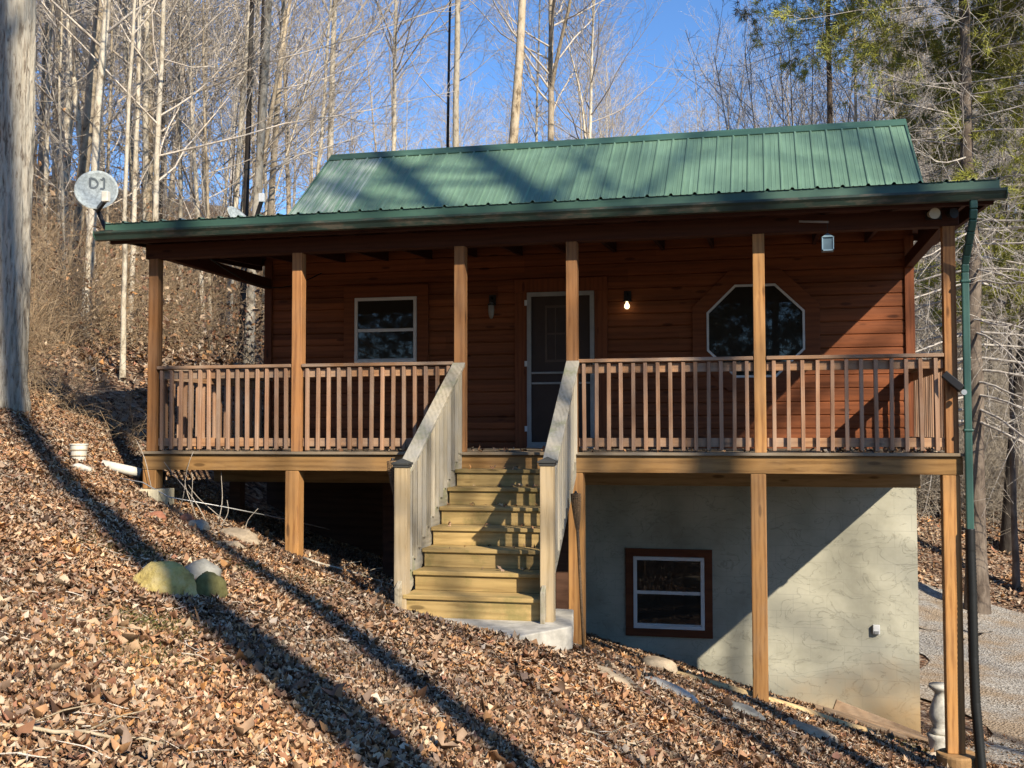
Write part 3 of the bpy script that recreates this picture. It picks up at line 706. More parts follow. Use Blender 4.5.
def torch(x, y, zb, zt, tilt, label):
    r = empty('garden_torch', (x, y, zb), label, 'garden torch', 'bamboo garden torches beside the porch stairs')
    tx, ty = tilt
    P0 = Vector((x, y, zb)); P1 = Vector((x + tx, y + ty, zt)); L = (P1 - P0)
    MB().tube([P0 + L * t for t in (0, .3, .6, .80)], [.013, .014, .014, .015], 10).make('pole', M['bamboo'], r, smooth=True)
    m = MB(); n = 14; d = L.normalized()
    for j in range(n):      # splayed cane strips forming the woven head
        a = 2 * math.pi * j / n; e = Vector((math.cos(a), math.sin(a), 0))
        pts = [P0 + L * .76 + e * .012, P0 + L * .84 + e * .030, P0 + L * .93 + e * .043, P0 + L * .985 + e * .045]
        m.tube(pts, .0055, 5)
    for t in np.linspace(.86, .985, 12):
        rr = .030 + (.046 - .030) * min(1, (t - .84) / .09)
        c = P0 + L * t; m.tube([c + Vector((math.cos(a), math.sin(a), 0)) * (rr + .003 * math.sin(7 * a)) for a in np.linspace(0, 2 * math.pi, 15)], .0045, 4)
    m.make('woven_head', M['bamboo'], r)
    MB().lathe([(.028, -.05), (.036, -.01), (.036, .0), (.014, .012), (.010, .03)], tuple(P0 + L * .985), 14).make('fuel_can', M['dark'], r)
torch(-.63, -1.80, -1.33, -.03, (-.10, 0), 'dark bamboo torch leaning left beside the left stair newel post')
torch(.80, -.75, -1.85, -.36, (-.08, .05), 'bamboo torch standing between the right stair railing and the deck post')
# ------------------------------------------------------------------ ground
def grid_axis(segs):
    out = []
    for a, b, st in segs: out += list(np.arange(a, b, st))
    out.append(segs[-1][1]); return np.array(out)
gx = grid_axis([(-300, -100, 20), (-100, -40, 5), (-40, -12, 1.2), (-12, 10, .16), (10, 40, 1.0), (40, 100, 5), (100, 300, 20)])
gy = grid_axis([(-300, -100, 20), (-100, -20, 4), (-20, -11, .8), (-11, 4, .16), (4, 32, .7), (32, 100, 4), (100, 400, 20)])
X, Y = np.meshgrid(gx, gy); 
Xc, Yc = np.clip(X, -110, 110), np.clip(Y, -110, 130)
Z = T(Xc, Yc)
def lump(x, y):
    return .035 * np.sin(x * 2.3 + 1.7 * np.sin(y * 1.1)) * np.sin(y * 1.9 + x) + .018 * np.sin(x * 6.1 + y * 2.2) * np.sin(y * 5.3 - x * 1.3)
def mask_lump(x, y):
    far = np.clip((np.hypot(x - 2, y + 2) - 2) / 4, .35, 1)
    slab = 1 - np.exp(-(((x - .2) / 1.2) ** 2 + ((y + 2.3) / 1.0) ** 2))
    return far * slab
def G(x, y):
    """height of the leaf litter surface"""
    x = np.asarray(x, float); y = np.asarray(y, float)
    return T(np.clip(x, -110, 110), np.clip(y, -110, 130)) + lump(x, y) * mask_lump(x, y) * (np.hypot(x, y) < 60)
Z = G(X, Y)
ny, nx = X.shape
V = np.stack([X, Y, Z], -1).reshape(-1, 3)
i0 = (np.arange(ny - 1)[:, None] * nx + np.arange(nx - 1)[None]).ravel()
F = np.stack([i0, i0 + 1, i0 + nx + 1, i0 + nx], 1)
gnd = link('ground', np_mesh('ground', V, F), M['ground'], smooth=True); tag(gnd, kind='structure')
def g1(x, y): return float(G(np.array([x]), np.array([y]))[0])

# gravel driveway draped over the valley floor to the right of the cabin
def strip(name, ctr, half, mat, lift):
    ctr = np.array(ctr, float); P = []
    tt = np.linspace(0, len(ctr) - 1, 90)
    cx = np.interp(tt, range(len(ctr)), ctr[:, 0]); cy = np.interp(tt, range(len(ctr)), ctr[:, 1]); hw = np.interp(tt, range(len(ctr)), half)
    dx = np.gradient(cx); dy = np.gradient(cy); L = np.hypot(dx, dy); nx_, ny_ = -dy / L, dx / L
    ks = np.linspace(-1, 1, 19); wob = 1 + .12 * np.sin(tt * 9)
    xx = cx[:, None] + nx_[:, None] * hw[:, None] * ks[None] * wob[:, None]; yy = cy[:, None] + ny_[:, None] * hw[:, None] * ks[None] * wob[:, None]
    zz = G(xx, yy) + lift
    V = np.stack([xx, yy, zz], -1).reshape(-1, 3); n = 19
    i0 = (np.arange(89)[:, None] * n + np.arange(n - 1)[None]).ravel(); F = np.stack([i0, i0 + 1, i0 + n + 1, i0 + n], 1)
    o = link(name, np_mesh(name, V, F), mat, smooth=True); tag(o, kind='structure'); return o
strip('driveway', [(14, -14), (11, -6), (9.2, 1), (8.2, 8), (7.5, 13), (2, 15.5), (-8, 15)], [3.5, 3.8, 4.0, 3.5, 2.4, 1.7, 1.5], M['gravel'], .03)

# ------------------------------------------------------------------ dead leaves
PAL = np.array([(.45, .31, .19), (.52, .39, .25), (.34, .19, .10), (.23, .115, .06), (.13, .07, .04), (.42, .23, .11), (.58, .46, .33), (.40, .27, .17), (.28, .19, .13), (.47, .24, .09), (.08, .048, .03), (.36, .17, .10)]) * np.array([.97, .97, .98])
def leaves(name, x, y, size, zoff, seed, label=None, cat=None, tiltmax=.5, z=None, simple=False):
    r = np.random.RandomState(seed); n = len(x)
    e = .15; zx = G(x + e, y); z0 = G(x, y) if z is None else z; zy = G(x, y + e)
    if z is None: nrm = np.stack([-(zx - z0) / e, -(zy - z0) / e, np.ones(n)], 1)
    else: nrm = r.normal(size=(n, 3))
    nrm = nrm / np.linalg.norm(nrm, axis=1)[:, None] + r.normal(size=(n, 3)) * tiltmax * r.uniform(.15, 1, (n, 1)) * .6
    nrm /= np.linalg.norm(nrm, axis=1)[:, None]
    a = r.normal(size=(n, 3)); u = a - (a * nrm).sum(1)[:, None] * nrm; u /= np.linalg.norm(u, axis=1)[:, None]; v = np.cross(nrm, u)
    S = size * np.clip(np.exp(r.normal(size=n) * .33), .4, 1.75); W = S * r.uniform(.2, .72, n); curl = r.uniform(-.5, 1.2, n) * S; fold = r.uniform(-.2, .6, n) * W
    if simple: tp = np.array([[-.5, 0], [0, 0], [.5, 0], [-.12, 1], [.12, -1]]); q = np.array([[0, 3, 1], [1, 3, 2], [0, 1, 4], [1, 2, 4]])
    else:      # lobed outline
        tp = np.array([[-.5, 0], [-.15, 0], [.18, 0], [.5, 0], [-.26, 1], [.02, .55], [.22, .9], [-.2, -.9], [.0, -.5], [.26, -1]])
        q = np.array([[0, 4, 1], [1, 4, 5], [1, 5, 2], [2, 5, 6], [2, 6, 3], [0, 1, 7], [1, 8, 7], [1, 2, 8], [2, 9, 8], [2, 3, 9]])
    k = len(tp)
    Lx = tp[:, 0][None] * S[:, None] * (1 + r.uniform(-.2, .2, (n, k))); Ly = tp[:, 1][None] * W[:, None] * (1 + r.uniform(-.45, .35, (n, k))) * .5
    Lz = (tp[:, 0][None] ** 2) * 2.2 * curl[:, None] + np.abs(tp[:, 1])[None] * fold[:, None] + r.normal(size=(n, k)) * .05 * S[:, None]
    c = np.stack([x, y, z0 + zoff + r.uniform(0, .016, n)], 1)
    V = c[:, None] + u[:, None] * Lx[..., None] + v[:, None] * Ly[..., None] + nrm[:, None] * Lz[..., None]
    F = (np.arange(n)[:, None, None] * k + q[None]).reshape(-1, 3)
    me = np_mesh(name, V.reshape(-1, 3), F)
    at_ = me.attributes.new('col', 'FLOAT_COLOR', 'POINT')
    # drifts of redder, paler and darker leaves
    patch = .5 + .5 * np.sin(x * 1.3 + 2 * np.sin(y * .9)) * np.sin(y * 1.7 + 1.5 * np.sin(x * .7))
    pc = PAL[r.choice(len(PAL), n, p=np.array([14, 9, 13, 10, 8, 10, 5, 9, 8, 5, 6, 3]) / 100.)] * r.uniform(.75, 1.2, (n, 1)) * (.74 + .46 * patch)[:, None]
    pc = pc * (1 + (patch[:, None] - .5) * np.array([.10, -.05, -.25]))
    c4 = np.ones((n, k, 4), np.float32); c4[:, :, :3] = pc[:, None]; at_.data.foreach_set('color', c4.ravel())
    o = link(name, me, M['leaf']); tag(o, label, cat, kind='stuff'); return o
def inside(x, y):      # footprint of cabin base, slab, gravel kept mostly clear
    base = (x > .1) & (x < HX + .05) & (y > 2.95) & (y < 9.6)
    slab = (x > -.62) & (x < .98) & (y > -2.55) & (y < -1.1) & ((y < -2.1) | True)
    drv = ((x - np.interp(y, [-14, -6, 1, 8, 13, 17], [14, 11, 9.5, 8.2, 7.5, 5])) ** 2 < np.interp(y, [-14, 8, 13, 17], [12, 9, 5, 3])) & (y < 16) & (x > 3)
    return base | slab, drv
N = 1
r = np.random.RandomState(3)
# near slope seen from the path: denser towards the photographer
th = r.uniform(-.56, .54, 660000); t = 2.6 + (r.uniform(0, 1, 660000) ** .8) * 12
x = CAM[0] + t * (math.cos(YAW) * th - math.sin(YAW)); y = CAM[1] + t * (math.sin(YAW) * th + math.cos(YAW))
b_, d_ = inside(x, y); keep = ~b_ & (~d_ | (r.uniform(size=len(x)) < .10)) & (y < 4.5)
edge = (x > 4.4) & (y > -3); keep &= ~edge | (r.uniform(size=len(x)) < .25)
x, y = x[keep], y[keep]
dist = np.hypot(x - CAM[0], y - CAM[1]); bare = (np.sin(x * 1.9 + np.sin(y * 2.3)) * np.sin(y * 1.6 + .8) > .60) & (r.uniform(size=len(x)) < .72)
k = (dist < 7) & ~bare; k2 = (dist >= 7) & ~bare
leaves('leaf_litter', x[k], y[k], .040, .005, 5, 'brown and tan dead leaves blanketing the slope in front of the cabin', 'leaf litter')
leaves('leaf_litter', x[k2], y[k2], .046, .005, 51, 'finer tan dead leaves below the porch and along the left crest of the slope', 'leaf litter', simple=True)
# larger whole leaves on top
x = r.uniform(-7, 5, 13000); y = r.uniform(-9.5, 1.5, 13000); b_, d_ = inside(x, y); k = ~b_ & (x < 4.2)
leaves('leaf_litter', x[k], y[k], .078, .012, 6, 'larger pale curled leaves lying on top of the leaf covered slope', 'leaf litter', .6)
# far banks
x = np.concatenate([r.uniform(-26, -4.6, 60000), r.uniform(3, 24, 42000)]); y = np.concatenate([r.uniform(0, 26, 60000), r.uniform(14.5, 34, 42000)])
b_, d_ = inside(x, y); d_ |= (x < 0) & (-(x - CAM[0]) * math.sin(YAW) + (y - CAM[1]) * math.cos(YAW) < 15.5)
leaves('leaf_litter', x[~b_ & ~d_], y[~b_ & ~d_], .12, .02, 8, 'russet dead leaves covering the wooded banks beyond the cabin', 'leaf litter', simple=True)
# a few drifts on deck, treads and in the gutter
x = np.concatenate([r.uniform(-4.1, 4.1, 260), r.uniform(3.0, 4.1, 90), r.uniform(-.5, .5, 60)]); y = np.concatenate([r.uniform(.0, 1.0, 260), r.uniform(.0, .8, 90), r.uniform(-1.6, -.2, 60)])
z = np.where(y < -.04, -RI * np.ceil((-y - .035) / TR) + .01, .012)
leaves('leaf_drift', x, y, .05, .0, 9, 'scattered dry leaves lying on the porch deck boards', 'leaf litter', z=z)

# ------------------------------------------------------------------ stones
import mathutils
def rock(name, c, dims, mat, seed, label, flat=1.0, rot=0, tilt=(0, 0), sub=4, rough=.12, cat='stone', group=None):
    import bmesh
    bm = bmesh.new(); bmesh.ops.create_icosphere(bm, subdivisions=sub, radius=1)
    rr = random.Random(seed); off = Vector((rr.uniform(0, 50), rr.uniform(0, 50), rr.uniform(0, 50)))
    cuts = [(Vector((rr.gauss(0, 1), rr.gauss(0, 1), rr.gauss(0, .7))).normalized(), rr.uniform(.62, .9)) for _ in range(9)]
    for v in bm.verts:
        p = v.co.copy()
        for nn, d in cuts:
            k = p.dot(nn)
            if k > d: p -= nn * (k - d) * .85
        nz = mathutils.noise.fractal(v.co * 1.6 + off, .6, 2, 5)
        p *= 1 + rough * nz + .035 * mathutils.noise.fractal(v.co * 7 + off, .6, 2, 4)
        if flat < 1: p.z = math.copysign(min(abs(p.z), flat + .08 * nz), p.z)
        v.co = Vector((p.x * dims[0], p.y * dims[1], p.z * dims[2]))
    me = bpy.data.meshes.new(name); bm.to_mesh(me); bm.free()
    o = link(name, me, mat, smooth=True); o.location = c; o.rotation_euler = (tilt[0], tilt[1], rot); ORG[o] = Vector(c)
    return tag(o, label, cat, group)
def gr(x, y, dz=0): return (x, y, g1(x, y) + dz)
rock('mossy_rock', gr(-1.46, -4.32, .04), (.23, .17, .17), M['moss'], 3, 'large yellow-green moss covered rock on the leafy slope', rot=.1, rough=.10)
rock('mossy_rock', gr(-1.24, -4.10, .03), (.12, .13, .15), M['darkmoss'], 4, 'darker mossy rock in shadow touching the big yellow-green one', rot=.8)
rock('grey_rock', gr(-1.52, -3.72, .03), (.15, .12, .12), M['greystone'], 15, 'grey stone just uphill of the mossy rocks in the tree shadow', rot=.5)
rock('red_rock', gr(-3.37, -.68, .04), (.10, .08, .07), M['redstone'], 6, 'small red-brown rock on the slope below the left porch corner')
rock('tan_rock', gr(-3.3, -1.35, .03), (.13, .11, .06), M['redstone'], 7, 'orange-tan flat rock beside the small red-brown rock')
rock('grey_rock', gr(-3.08, -.95, .03), (.13, .12, .09), M['greystone'], 8, 'small grey rock right of the red-brown rock')
rock('pale_rock', gr(-2.95, -.38, .0), (.34, .16, .13), M['tanstone'], 9, 'long pale rock at the slope edge under the deck', rot=-.5)
rock('pale_rock', gr(-2.55, -1.35, .0), (.22, .13, .08), M['tanstone'], 19, 'half buried pale rock below the long one at the slope edge', rot=-.4)
rock('footing_stone', gr(1.42, -.12, .05), (.22, .15, .12), M['tanstone'], 10, 'rounded tan stone under the porch near the basement window', rot=-.5, rough=.06)
rock('stepping_stone', gr(1.31, -2.66, .02), (.21, .16, .05), M['tanstone'], 11, 'mossy tan stepping stone nearest the concrete slab', .8, -.4, (-.05, .28))
rock('stepping_stone', gr(1.72, -2.0, .02), (.27, .20, .055), M['concrete'], 12, 'broad flat grey stepping stone, second down the slope', .8, -.4, (-.1, .3))
rock('stepping_stone', gr(2.26, -1.3, .02), (.21, .17, .05), M['greystone'], 13, 'shaded grey stepping stone, third down the slope', .8, -.3, (-.1, .28))
rock('stepping_stone', gr(2.86, -.8, .02), (.30, .22, .055), M['tanstone'], 14, 'lowest flat stepping stone on the slope near the post', .8, -.3, (-.12, .28))
rock('bucket_stone', gr(-4.9, -.25, .02), (.13, .10, .07), M['whitestone'], 16, 'small white rock just below the pale bucket')
# concrete slab at the stair foot
m = MB(); m.add([(-.72, -2.45, -1.375), (.60, -2.62, -1.375), (.93, -2.12, -1.372), (.80, -1.3, -1.37), (-.72, -1.2, -1.37), (-.72, -2.45, -1.56), (.60, -2.62, -1.56), (.93, -2.12, -1.56), (.80, -1.3, -1.56), (-.72, -1.2, -1.56)],
    [(0, 1, 2, 3, 4), (9, 8, 7, 6, 5), (0, 5, 6, 1), (1, 6, 7, 2), (2, 7, 8, 3), (3, 8, 9, 4), (4, 9, 5, 0)])
tag(m.make('concrete_slab', M['concrete'], bevel=.012), 'pale concrete landing slab at the foot of the porch stairs', 'slab')
# log edging along the house side of the slope
pts = [(1.45, -.05), (1.9, .02), (2.35, .12), (2.8, .3), (3.2, .55), (3.5, .8)]
tag(MB().tube([(x, y, g1(x, y) + .035) for x, y in pts], [.035, .045, .05, .045, .045, .03], 10).make('log_edging', wood('edging_log_wood', (.50, .36, .18), (.3, .19, .08), 'x'), smooth=True), 'yellowish log lying along the slope edge under the porch', 'log')
# boards leaning at the wall foot
for k, (a, b_, wd, lab) in enumerate((((3.25, 2.60, .10), (4.22, 2.86, .02), .12, 'brown board standing on edge against the foot of the stucco wall'), ((3.0, 2.35, .02), (4.3, 2.62, .03), .14, 'brown board lying flat on the ground in front of the stucco wall'), ((3.1, 2.15, .03), (4.0, 2.20, .02), .10, 'narrow weathered board nearest the post, in front of the stucco wall'))):
    za, zb = g1(a[0], a[1]) + a[2] + .04, g1(b_[0], b_[1]) + b_[2] + .05
    tag(MB().bar((a[0], a[1], za), (b_[0], b_[1], zb), .03 if k == 0 else wd, wd if k == 0 else .03).make('loose_board', M['board'], bevel=.004), lab, 'board')
# post supports
m = MB(); m.box(-4.36, -4.02, -.13, .22, -.62, -.418); tag(m.make('concrete_block', M['block'], bevel=.008), 'cream concrete block under the left corner deck post', 'block')
MBf = MB().lathe([(.185, -.30), (.19, -.02), (.18, 0)], (4.20, .06, -2.80), 28)
tag(MBf.make('round_footing', M['clay'], bevel=.006), 'round orange-brown footing under the right corner deck post', 'footing')
# old two piece garden pedestal
pd = empty('garden_pedestal', (4.22, 1.15, g1(4.22, 1.15)), 'weathered white concrete garden pedestal in two pieces behind the right corner post', 'pedestal')
zb = g1(4.22, 1.15) - .02
MB().lathe([(.13, 0), (.15, .02), (.15, .05), (.125, .08), (.13, .20), (.145, .24), (.12, .255)], (4.22, 1.15, zb), 24).make('base', M['whitestone'], pd, smooth=True)
MB().lathe([(.10, 0), (.115, .02), (.10, .05), (.085, .07), (.115, .14), (.125, .20), (.10, .30), (.07, .38), (.065, .42), (.10, .45), (.125, .475), (.12, .50)], (4.225, 1.15, zb + .256), 24).make('baluster', M['whitestone'], pd, smooth=True)
# pale bucket on the slope
bz = g1(-5.16, .09)
bk = empty('bucket', (-5.16, .09, bz), 'small cream bucket standing on the leaves left of the porch', 'bucket')
MB().lathe([(.075, 0), (.078, .02), (.096, .19), (.104, .192), (.104, .205), (.092, .205), (.07, .02)], (-5.16, .09, bz), 24).make('pail', M['pvc'], bk, smooth=False)
m = MB()
for z_ in (.06, .125): m.lathe([(.082 + z_ * .09, 0), (.086 + z_ * .09, .004), (.086 + z_ * .09, .014), (.082 + z_ * .09, .018)], (-5.16, .09, bz + z_), 24)
m.make('bands', M['tanstone'], bk)
# white pipe and black coupling
pp = empty('drain_pipe', (-4.8, .45, g1(-4.8, .45)), 'short white drain pipe with a black coupling lying beside the left post', 'pipe')
za = g1(-4.95, .35) + .03; 
MB().tube([(-5.0, .30, za + .03), (-4.55, .50, za - .09)], .055, 18).make('white_pipe', M['pvc'], pp, smooth=True)
MB().tube([(-4.60, .478, za - .077), (-4.36, .585, za - .14)], .085, 18).make('coupling', M['rubber'], pp, smooth=True)
# black cable along the edge of the crawl space
pts = [(-4.5, -.1, -.30), (-4.2, -.14, -.34), (-3.9, -.1, -.50), (-3.4, .2, -.62), (-2.9, .8, -.80), (-2.6, 1.3, -.95)]
tag(MB().tube(pts, .007, 6).make('cable', M['galv'], smooth=True), 'thin grey cable sagging under the left end of the deck', 'cable')
# fallen sticks
def stick(x0, y0, x1, y1, rad, lab, seed, h=.03, mat='bark_tan'):
    rr = random.Random(seed); P = []
    for i in range(9):
        t = i / 8; x = x0 + (x1 - x0) * t + rr.uniform(-.015, .015); y = y0 + (y1 - y0) * t + rr.uniform(-.015, .015); P.append((x, y, g1(x, y) + h + rr.uniform(0, .015)))
    m = MB().tube(P, [rad * (1 - .6 * i / 8) for i in range(9)], 7)
    for k in (3, 5): m.tube([P[k], (P[k][0] + .12, P[k][1] + .06, P[k][2] + .05), (P[k][0] + .2, P[k][1] + .14, P[k][2] + .06)], [rad * .4, rad * .3, rad * .15], 5)
    tag(m.make('fallen_stick', M[mat], smooth=True), lab, 'stick')
stick(-.45, -7.55, .25, -7.15, .011, 'grey stick lying in the leaves at the bottom left corner', 1)
stick(-1.4, -5.9, -.9, -5.5, .006, 'thin tan stick in the leaves left of the wide tree shadow', 2)
stick(-2.2, -.35, -1.3, -.05, .012, 'pale bare stick lying at the slope edge beside the second deck post', 3, .06, 'bark_pale')
stick(1.3, -4.7, 1.9, -4.1, .007, 'thin stick in the leaves below the concrete slab', 4)
tl_r = np.random.RandomState(91); n = 1500
tx = tl_r.uniform(-6.5, 4.4, n); ty = tl_r.uniform(-9.6, 1.0, n); ta = tl_r.uniform(0, 3.14, n); tlg = tl_r.uniform(.06, .32, n); tb = MB()
for i in range(n):
    if inside(np.array([tx[i]]), np.array([ty[i]]))[0][0]: continue
    ux, uy = math.cos(ta[i]) * tlg[i] / 2, math.sin(ta[i]) * tlg[i] / 2; bx, by = tl_r.normal(size=2) * .012
    P = [(tx[i] - ux, ty[i] - uy), (tx[i] + bx, ty[i] + by), (tx[i] + ux, ty[i] + uy)]
    z3 = G(np.array([q[0] for q in P]), np.array([q[1] for q in P])) + .022 + tl_r.uniform(0, .02, 3)
    rr0 = tl_r.uniform(.0012, .0035); tb.tube([(q[0], q[1], zz) for q, zz in zip(P, z3)], [rr0, rr0, rr0 * .5], 4, cap=False)
tag(tb.make('twig_litter', M['twig']), 'small broken twigs strewn over the leaf covered slope', 'twigs', kind='stuff')
# dry vine stems climbing at the left end of the deck
vm_ = MB(); rr = random.Random(5)
for k in range(9):
    x, y = -3.95 + rr.uniform(-.1, .9), -.12 + rr.uniform(0, .3); z = g1(x, y); P = []
    tx, ty = x + rr.uniform(-.5, .25), y - .03
    H = rr.uniform(.25, .75)
    for i in range(8):
        t = i / 7; P.append((x + (tx - x) * t + .03 * math.sin(5 * t + k), y + (ty - y) * t, z + H * t))
    vm_.tube(P, [.006 * (1 - .6 * i / 7) for i in range(8)], 5)
tag(vm_.make('dry_vine', M['twig'], smooth=True), 'bare dry vine stems rising in front of the deck beam at the left post', 'vine')
# grass and moss tufts on the slope
def tufts(name, spots, n, label, mat, h=.05):
    r = np.random.RandomState(21); V = []; F = []
    for (cx, cy, rad) in spots:
        x = cx + r.normal(size=n) * rad; y = cy + r.normal(size=n) * rad; z = G(x, y)
        a = r.uniform(0, 6.28, n); hh = h * r.uniform(.4, 1.3, n); lx, ly = r.normal(size=n) * hh * .6, r.normal(size=n) * hh * .6
        w_ = .0022
        p0 = np.stack([x - w_ * np.cos(a), y - w_ * np.sin(a), z], 1); p1 = np.stack([x + w_ * np.cos(a), y + w_ * np.sin(a), z], 1); p2 = np.stack([x + lx, y + ly, z + hh], 1)
        k = sum(len(v) for v in V); V.append(np.stack([p0, p1, p2], 1).reshape(-1, 3)); F.append(k + np.arange(n * 3).reshape(-1, 3))
    o = link(name, np_mesh(name, np.concatenate(V), np.concatenate(F)), M[mat]); tag(o, label, 'grass', kind='stuff')
M['grass'] = plain('moss_grass', (.17, .17, .05), .8, 0, .2, .4, 8)
tufts('moss_grass', [(-2.3, -3.4, .25), (-1.7, -2.6, .22), (-1.3, -2.2, .2), (-.6, -6.0, .15), (-1.0, -5.2, .15), (3.9, .6, .2), (4.0, 1.6, .2), (4.4, -.2, .15), (-2.6, -1.5, .2), (5.2, .5, .25)], 1500, 'sparse yellow-green moss and grass showing through the leaves', 'grass', .045)
# ------------------------------------------------------------------ trees
def tubes(P, Rr, k):
    """P (n,s,3) centre lines, Rr (n,s) radii -> verts, quads"""
    n, s, _ = P.shape
    d = np.empty_like(P); d[:, 1:-1] = P[:, 2:] - P[:, :-2]; d[:, 0] = P[:, 1] - P[:, 0]; d[:, -1] = P[:, -1] - P[:, -2]
    d /= np.linalg.norm(d, axis=2)[..., None] + 1e-9
    ref = np.zeros((n, 1, 3)); big = np.abs(d[:, :1, 2:3]) < .8
    ref = np.where(big, np.array([0, 0, 1.]), np.array([1., 0.05, 0]))
    x = np.cross(d, np.broadcast_to(ref, d.shape)); x /= np.linalg.norm(x, axis=2)[..., None] + 1e-9; y = np.cross(x, d)
    a = np.arange(k) * 2 * np.pi / k
    V = P[:, :, None] + (x[:, :, None] * np.cos(a)[None, None, :, None] + y[:, :, None] * np.sin(a)[None, None, :, None]) * Rr[:, :, None, None]
    base = (np.arange(n)[:, None, None] * s + np.arange(s - 1)[None, :, None]) * k
    j = np.arange(k)[None, None]; j2 = (j + 1) % k
    F = np.stack([base + j, base + j2, base + k + j2, base + k + j], -1).reshape(-1, 4)
    return V.reshape(-1, 3), F
class TM:
    def __init__(s): s.V = []; s.F = []; s.n = 0
    def add(s, P, Rr, k):
        v, f = tubes(P, Rr, k); s.V.append(v); s.F.append(f + s.n); s.n += len(v)
    def mesh(s, name): return np_mesh(name, np.concatenate(s.V), np.concatenate(s.F))
def grow(r, P, Rr, per, tmin, lf, ang, segs, up=.25, wob=.12, rr=.5, rmin=.006, lenabs=None):
    """children of every polyline in P"""
    n, s, _ = P.shape; m = n * per
    pi = np.repeat(np.arange(n), per)
    t = tmin + (1 - tmin) * (np.tile(np.arange(per), n) + r.uniform(.1, .9, m)) / per
    f = t * (s - 1); i = np.minimum(f.astype(int), s - 2); w_ = (f - i)[:, None]
    p0 = P[pi, i] * (1 - w_) + P[pi, i + 1] * w_; rad = Rr[pi, i] * (1 - w_[:, 0]) + Rr[pi, i + 1] * w_[:, 0]
    tan = P[pi, i + 1] - P[pi, i]; tan /= np.linalg.norm(tan, axis=1)[:, None] + 1e-9
    q = r.normal(size=(m, 3)); q -= (q * tan).sum(1)[:, None] * tan; q /= np.linalg.norm(q, axis=1)[:, None] + 1e-9
    A = np.radians(r.uniform(ang[0], ang[1], m))[:, None]
    d = tan * np.cos(A) + q * np.sin(A)
    pl = np.linalg.norm(P[pi, -1] - P[pi, 0], axis=1)
    L = pl * lf * (1.15 - .75 * t) * r.uniform(.55, 1.25, m)
    if lenabs: L = np.minimum(L, lenabs * r.uniform(.6, 1.1, m))
    out = np.empty((m, segs + 1, 3)); out[:, 0] = p0; cur = p0.copy()
    for k in range(segs):
        d = d + np.array([0, 0, up]) / segs + r.normal(size=(m, 3)) * wob
        d /= np.linalg.norm(d, axis=1)[:, None]; cur = cur + d * (L / segs)[:, None]; out[:, k + 1] = cur
    r0 = np.maximum(np.minimum(rad * rr, L * .022 + .004), rmin)
    RR = np.maximum(r0[:, None] * (1 - .8 * np.linspace(0, 1, segs + 1)[None]), rmin * .55)
    return out, RR
def trunk_line(r, H, r0, lean=0.0, segs=16, wob=.012, flare=.35, taper=.86):
    z = np.linspace(0, 1, segs + 1); P = np.zeros((1, segs + 1, 3)); P[0, :, 2] = z * H - .35 * (z == 0)
    off = np.cumsum(np.cumsum(r.normal(size=(segs + 1, 2)) * wob * H / segs * .5, 0), 0) * .6; off -= off[:1]
    P[0, :, :2] = off + r.normal(size=(segs + 1, 2)) * r0 * .12; P[0, :, 0] += lean * z * H
    Rr = (r0 * (1 - taper * z ** 1.1))[None] * (1 + flare * np.exp(-z * H / .45))
    Rr = np.maximum(Rr, .012)
    return P, Rr
def bare_tree(seed, H, r0, first=.4, nb=26, lvl=3, lean=0.0, fork=0, ang=(25, 62), twig=.007, lf=.26, per2=7, per3=5, wob=.012, up=.45, segs=16, taper=.86):
    r = np.random.RandomState(seed)
    P, Rr = trunk_line(r, H, r0, lean, segs, wob, taper=taper)
    tr = TM(); tr.add(P, Rr, 12 if r0 > .12 else 8)
    if fork:
        FP, FR = grow(r, P, Rr, fork, .35, .62, (14, 30), 9, .5, .09, .75, .03); tr.add(FP, FR, 8)
    br = TM()
    B, BR = grow(r, P, Rr, nb, first, lf, ang, 7, up, .10, .42, .012)
    br.add(B, BR, 5)
    if fork:
        b2, br2 = grow(r, FP, FR, 12, .25, .45, ang, 6, up, .1, .5, .01); br.add(b2, br2, 4)
        C2, CR2 = grow(r, b2, br2, 6, .2, .5, (25, 60), 4, .3, .12, .5, twig); br.add(C2, CR2, 3)
        if lvl > 2:
            D2, DR2 = grow(r, C2, CR2, 3, .15, .6, (25, 60), 3, .2, .12, .5, twig * .7); br.add(D2, DR2, 3)
    Cc, CR = grow(r, B, BR, per2, .2, .5, (25, 60), 5, .3, .12, .5, twig); br.add(Cc, CR, 3)
    if lvl > 2:
        D, DR = grow(r, Cc, CR, per3, .12, .6, (25, 65), 3, .25, .13, .5, twig * .75); br.add(D, DR, 3)
    if lvl > 3:
        E_, ER = grow(r, D, DR, 2, .1, .7, (25, 65), 2, .2, .13, .5, twig * .6); br.add(E_, ER, 3)
    return tr.mesh('trunk'), br.mesh('branches')
def put_tree(name, meshes, x, y, mats, label, cat, group=None, rz=0, sc=1.0, tilt=(0, 0), dz=0.0, zbase=None):
    z = (g1(x, y) if zbase is None else zbase) + dz
    root = empty(name, (x, y, z), label, cat, group); root.rotation_euler = (tilt[0], tilt[1], rz); root.scale = (sc,) * 3
    for nm, me, mt in zip(('trunk', 'branches', 'needles'), meshes, mats):
        o = bpy.data.objects.new(nm, me); COL.objects.link(o); o.parent = root
        if not me.materials: me.materials.append(mt)
    return root
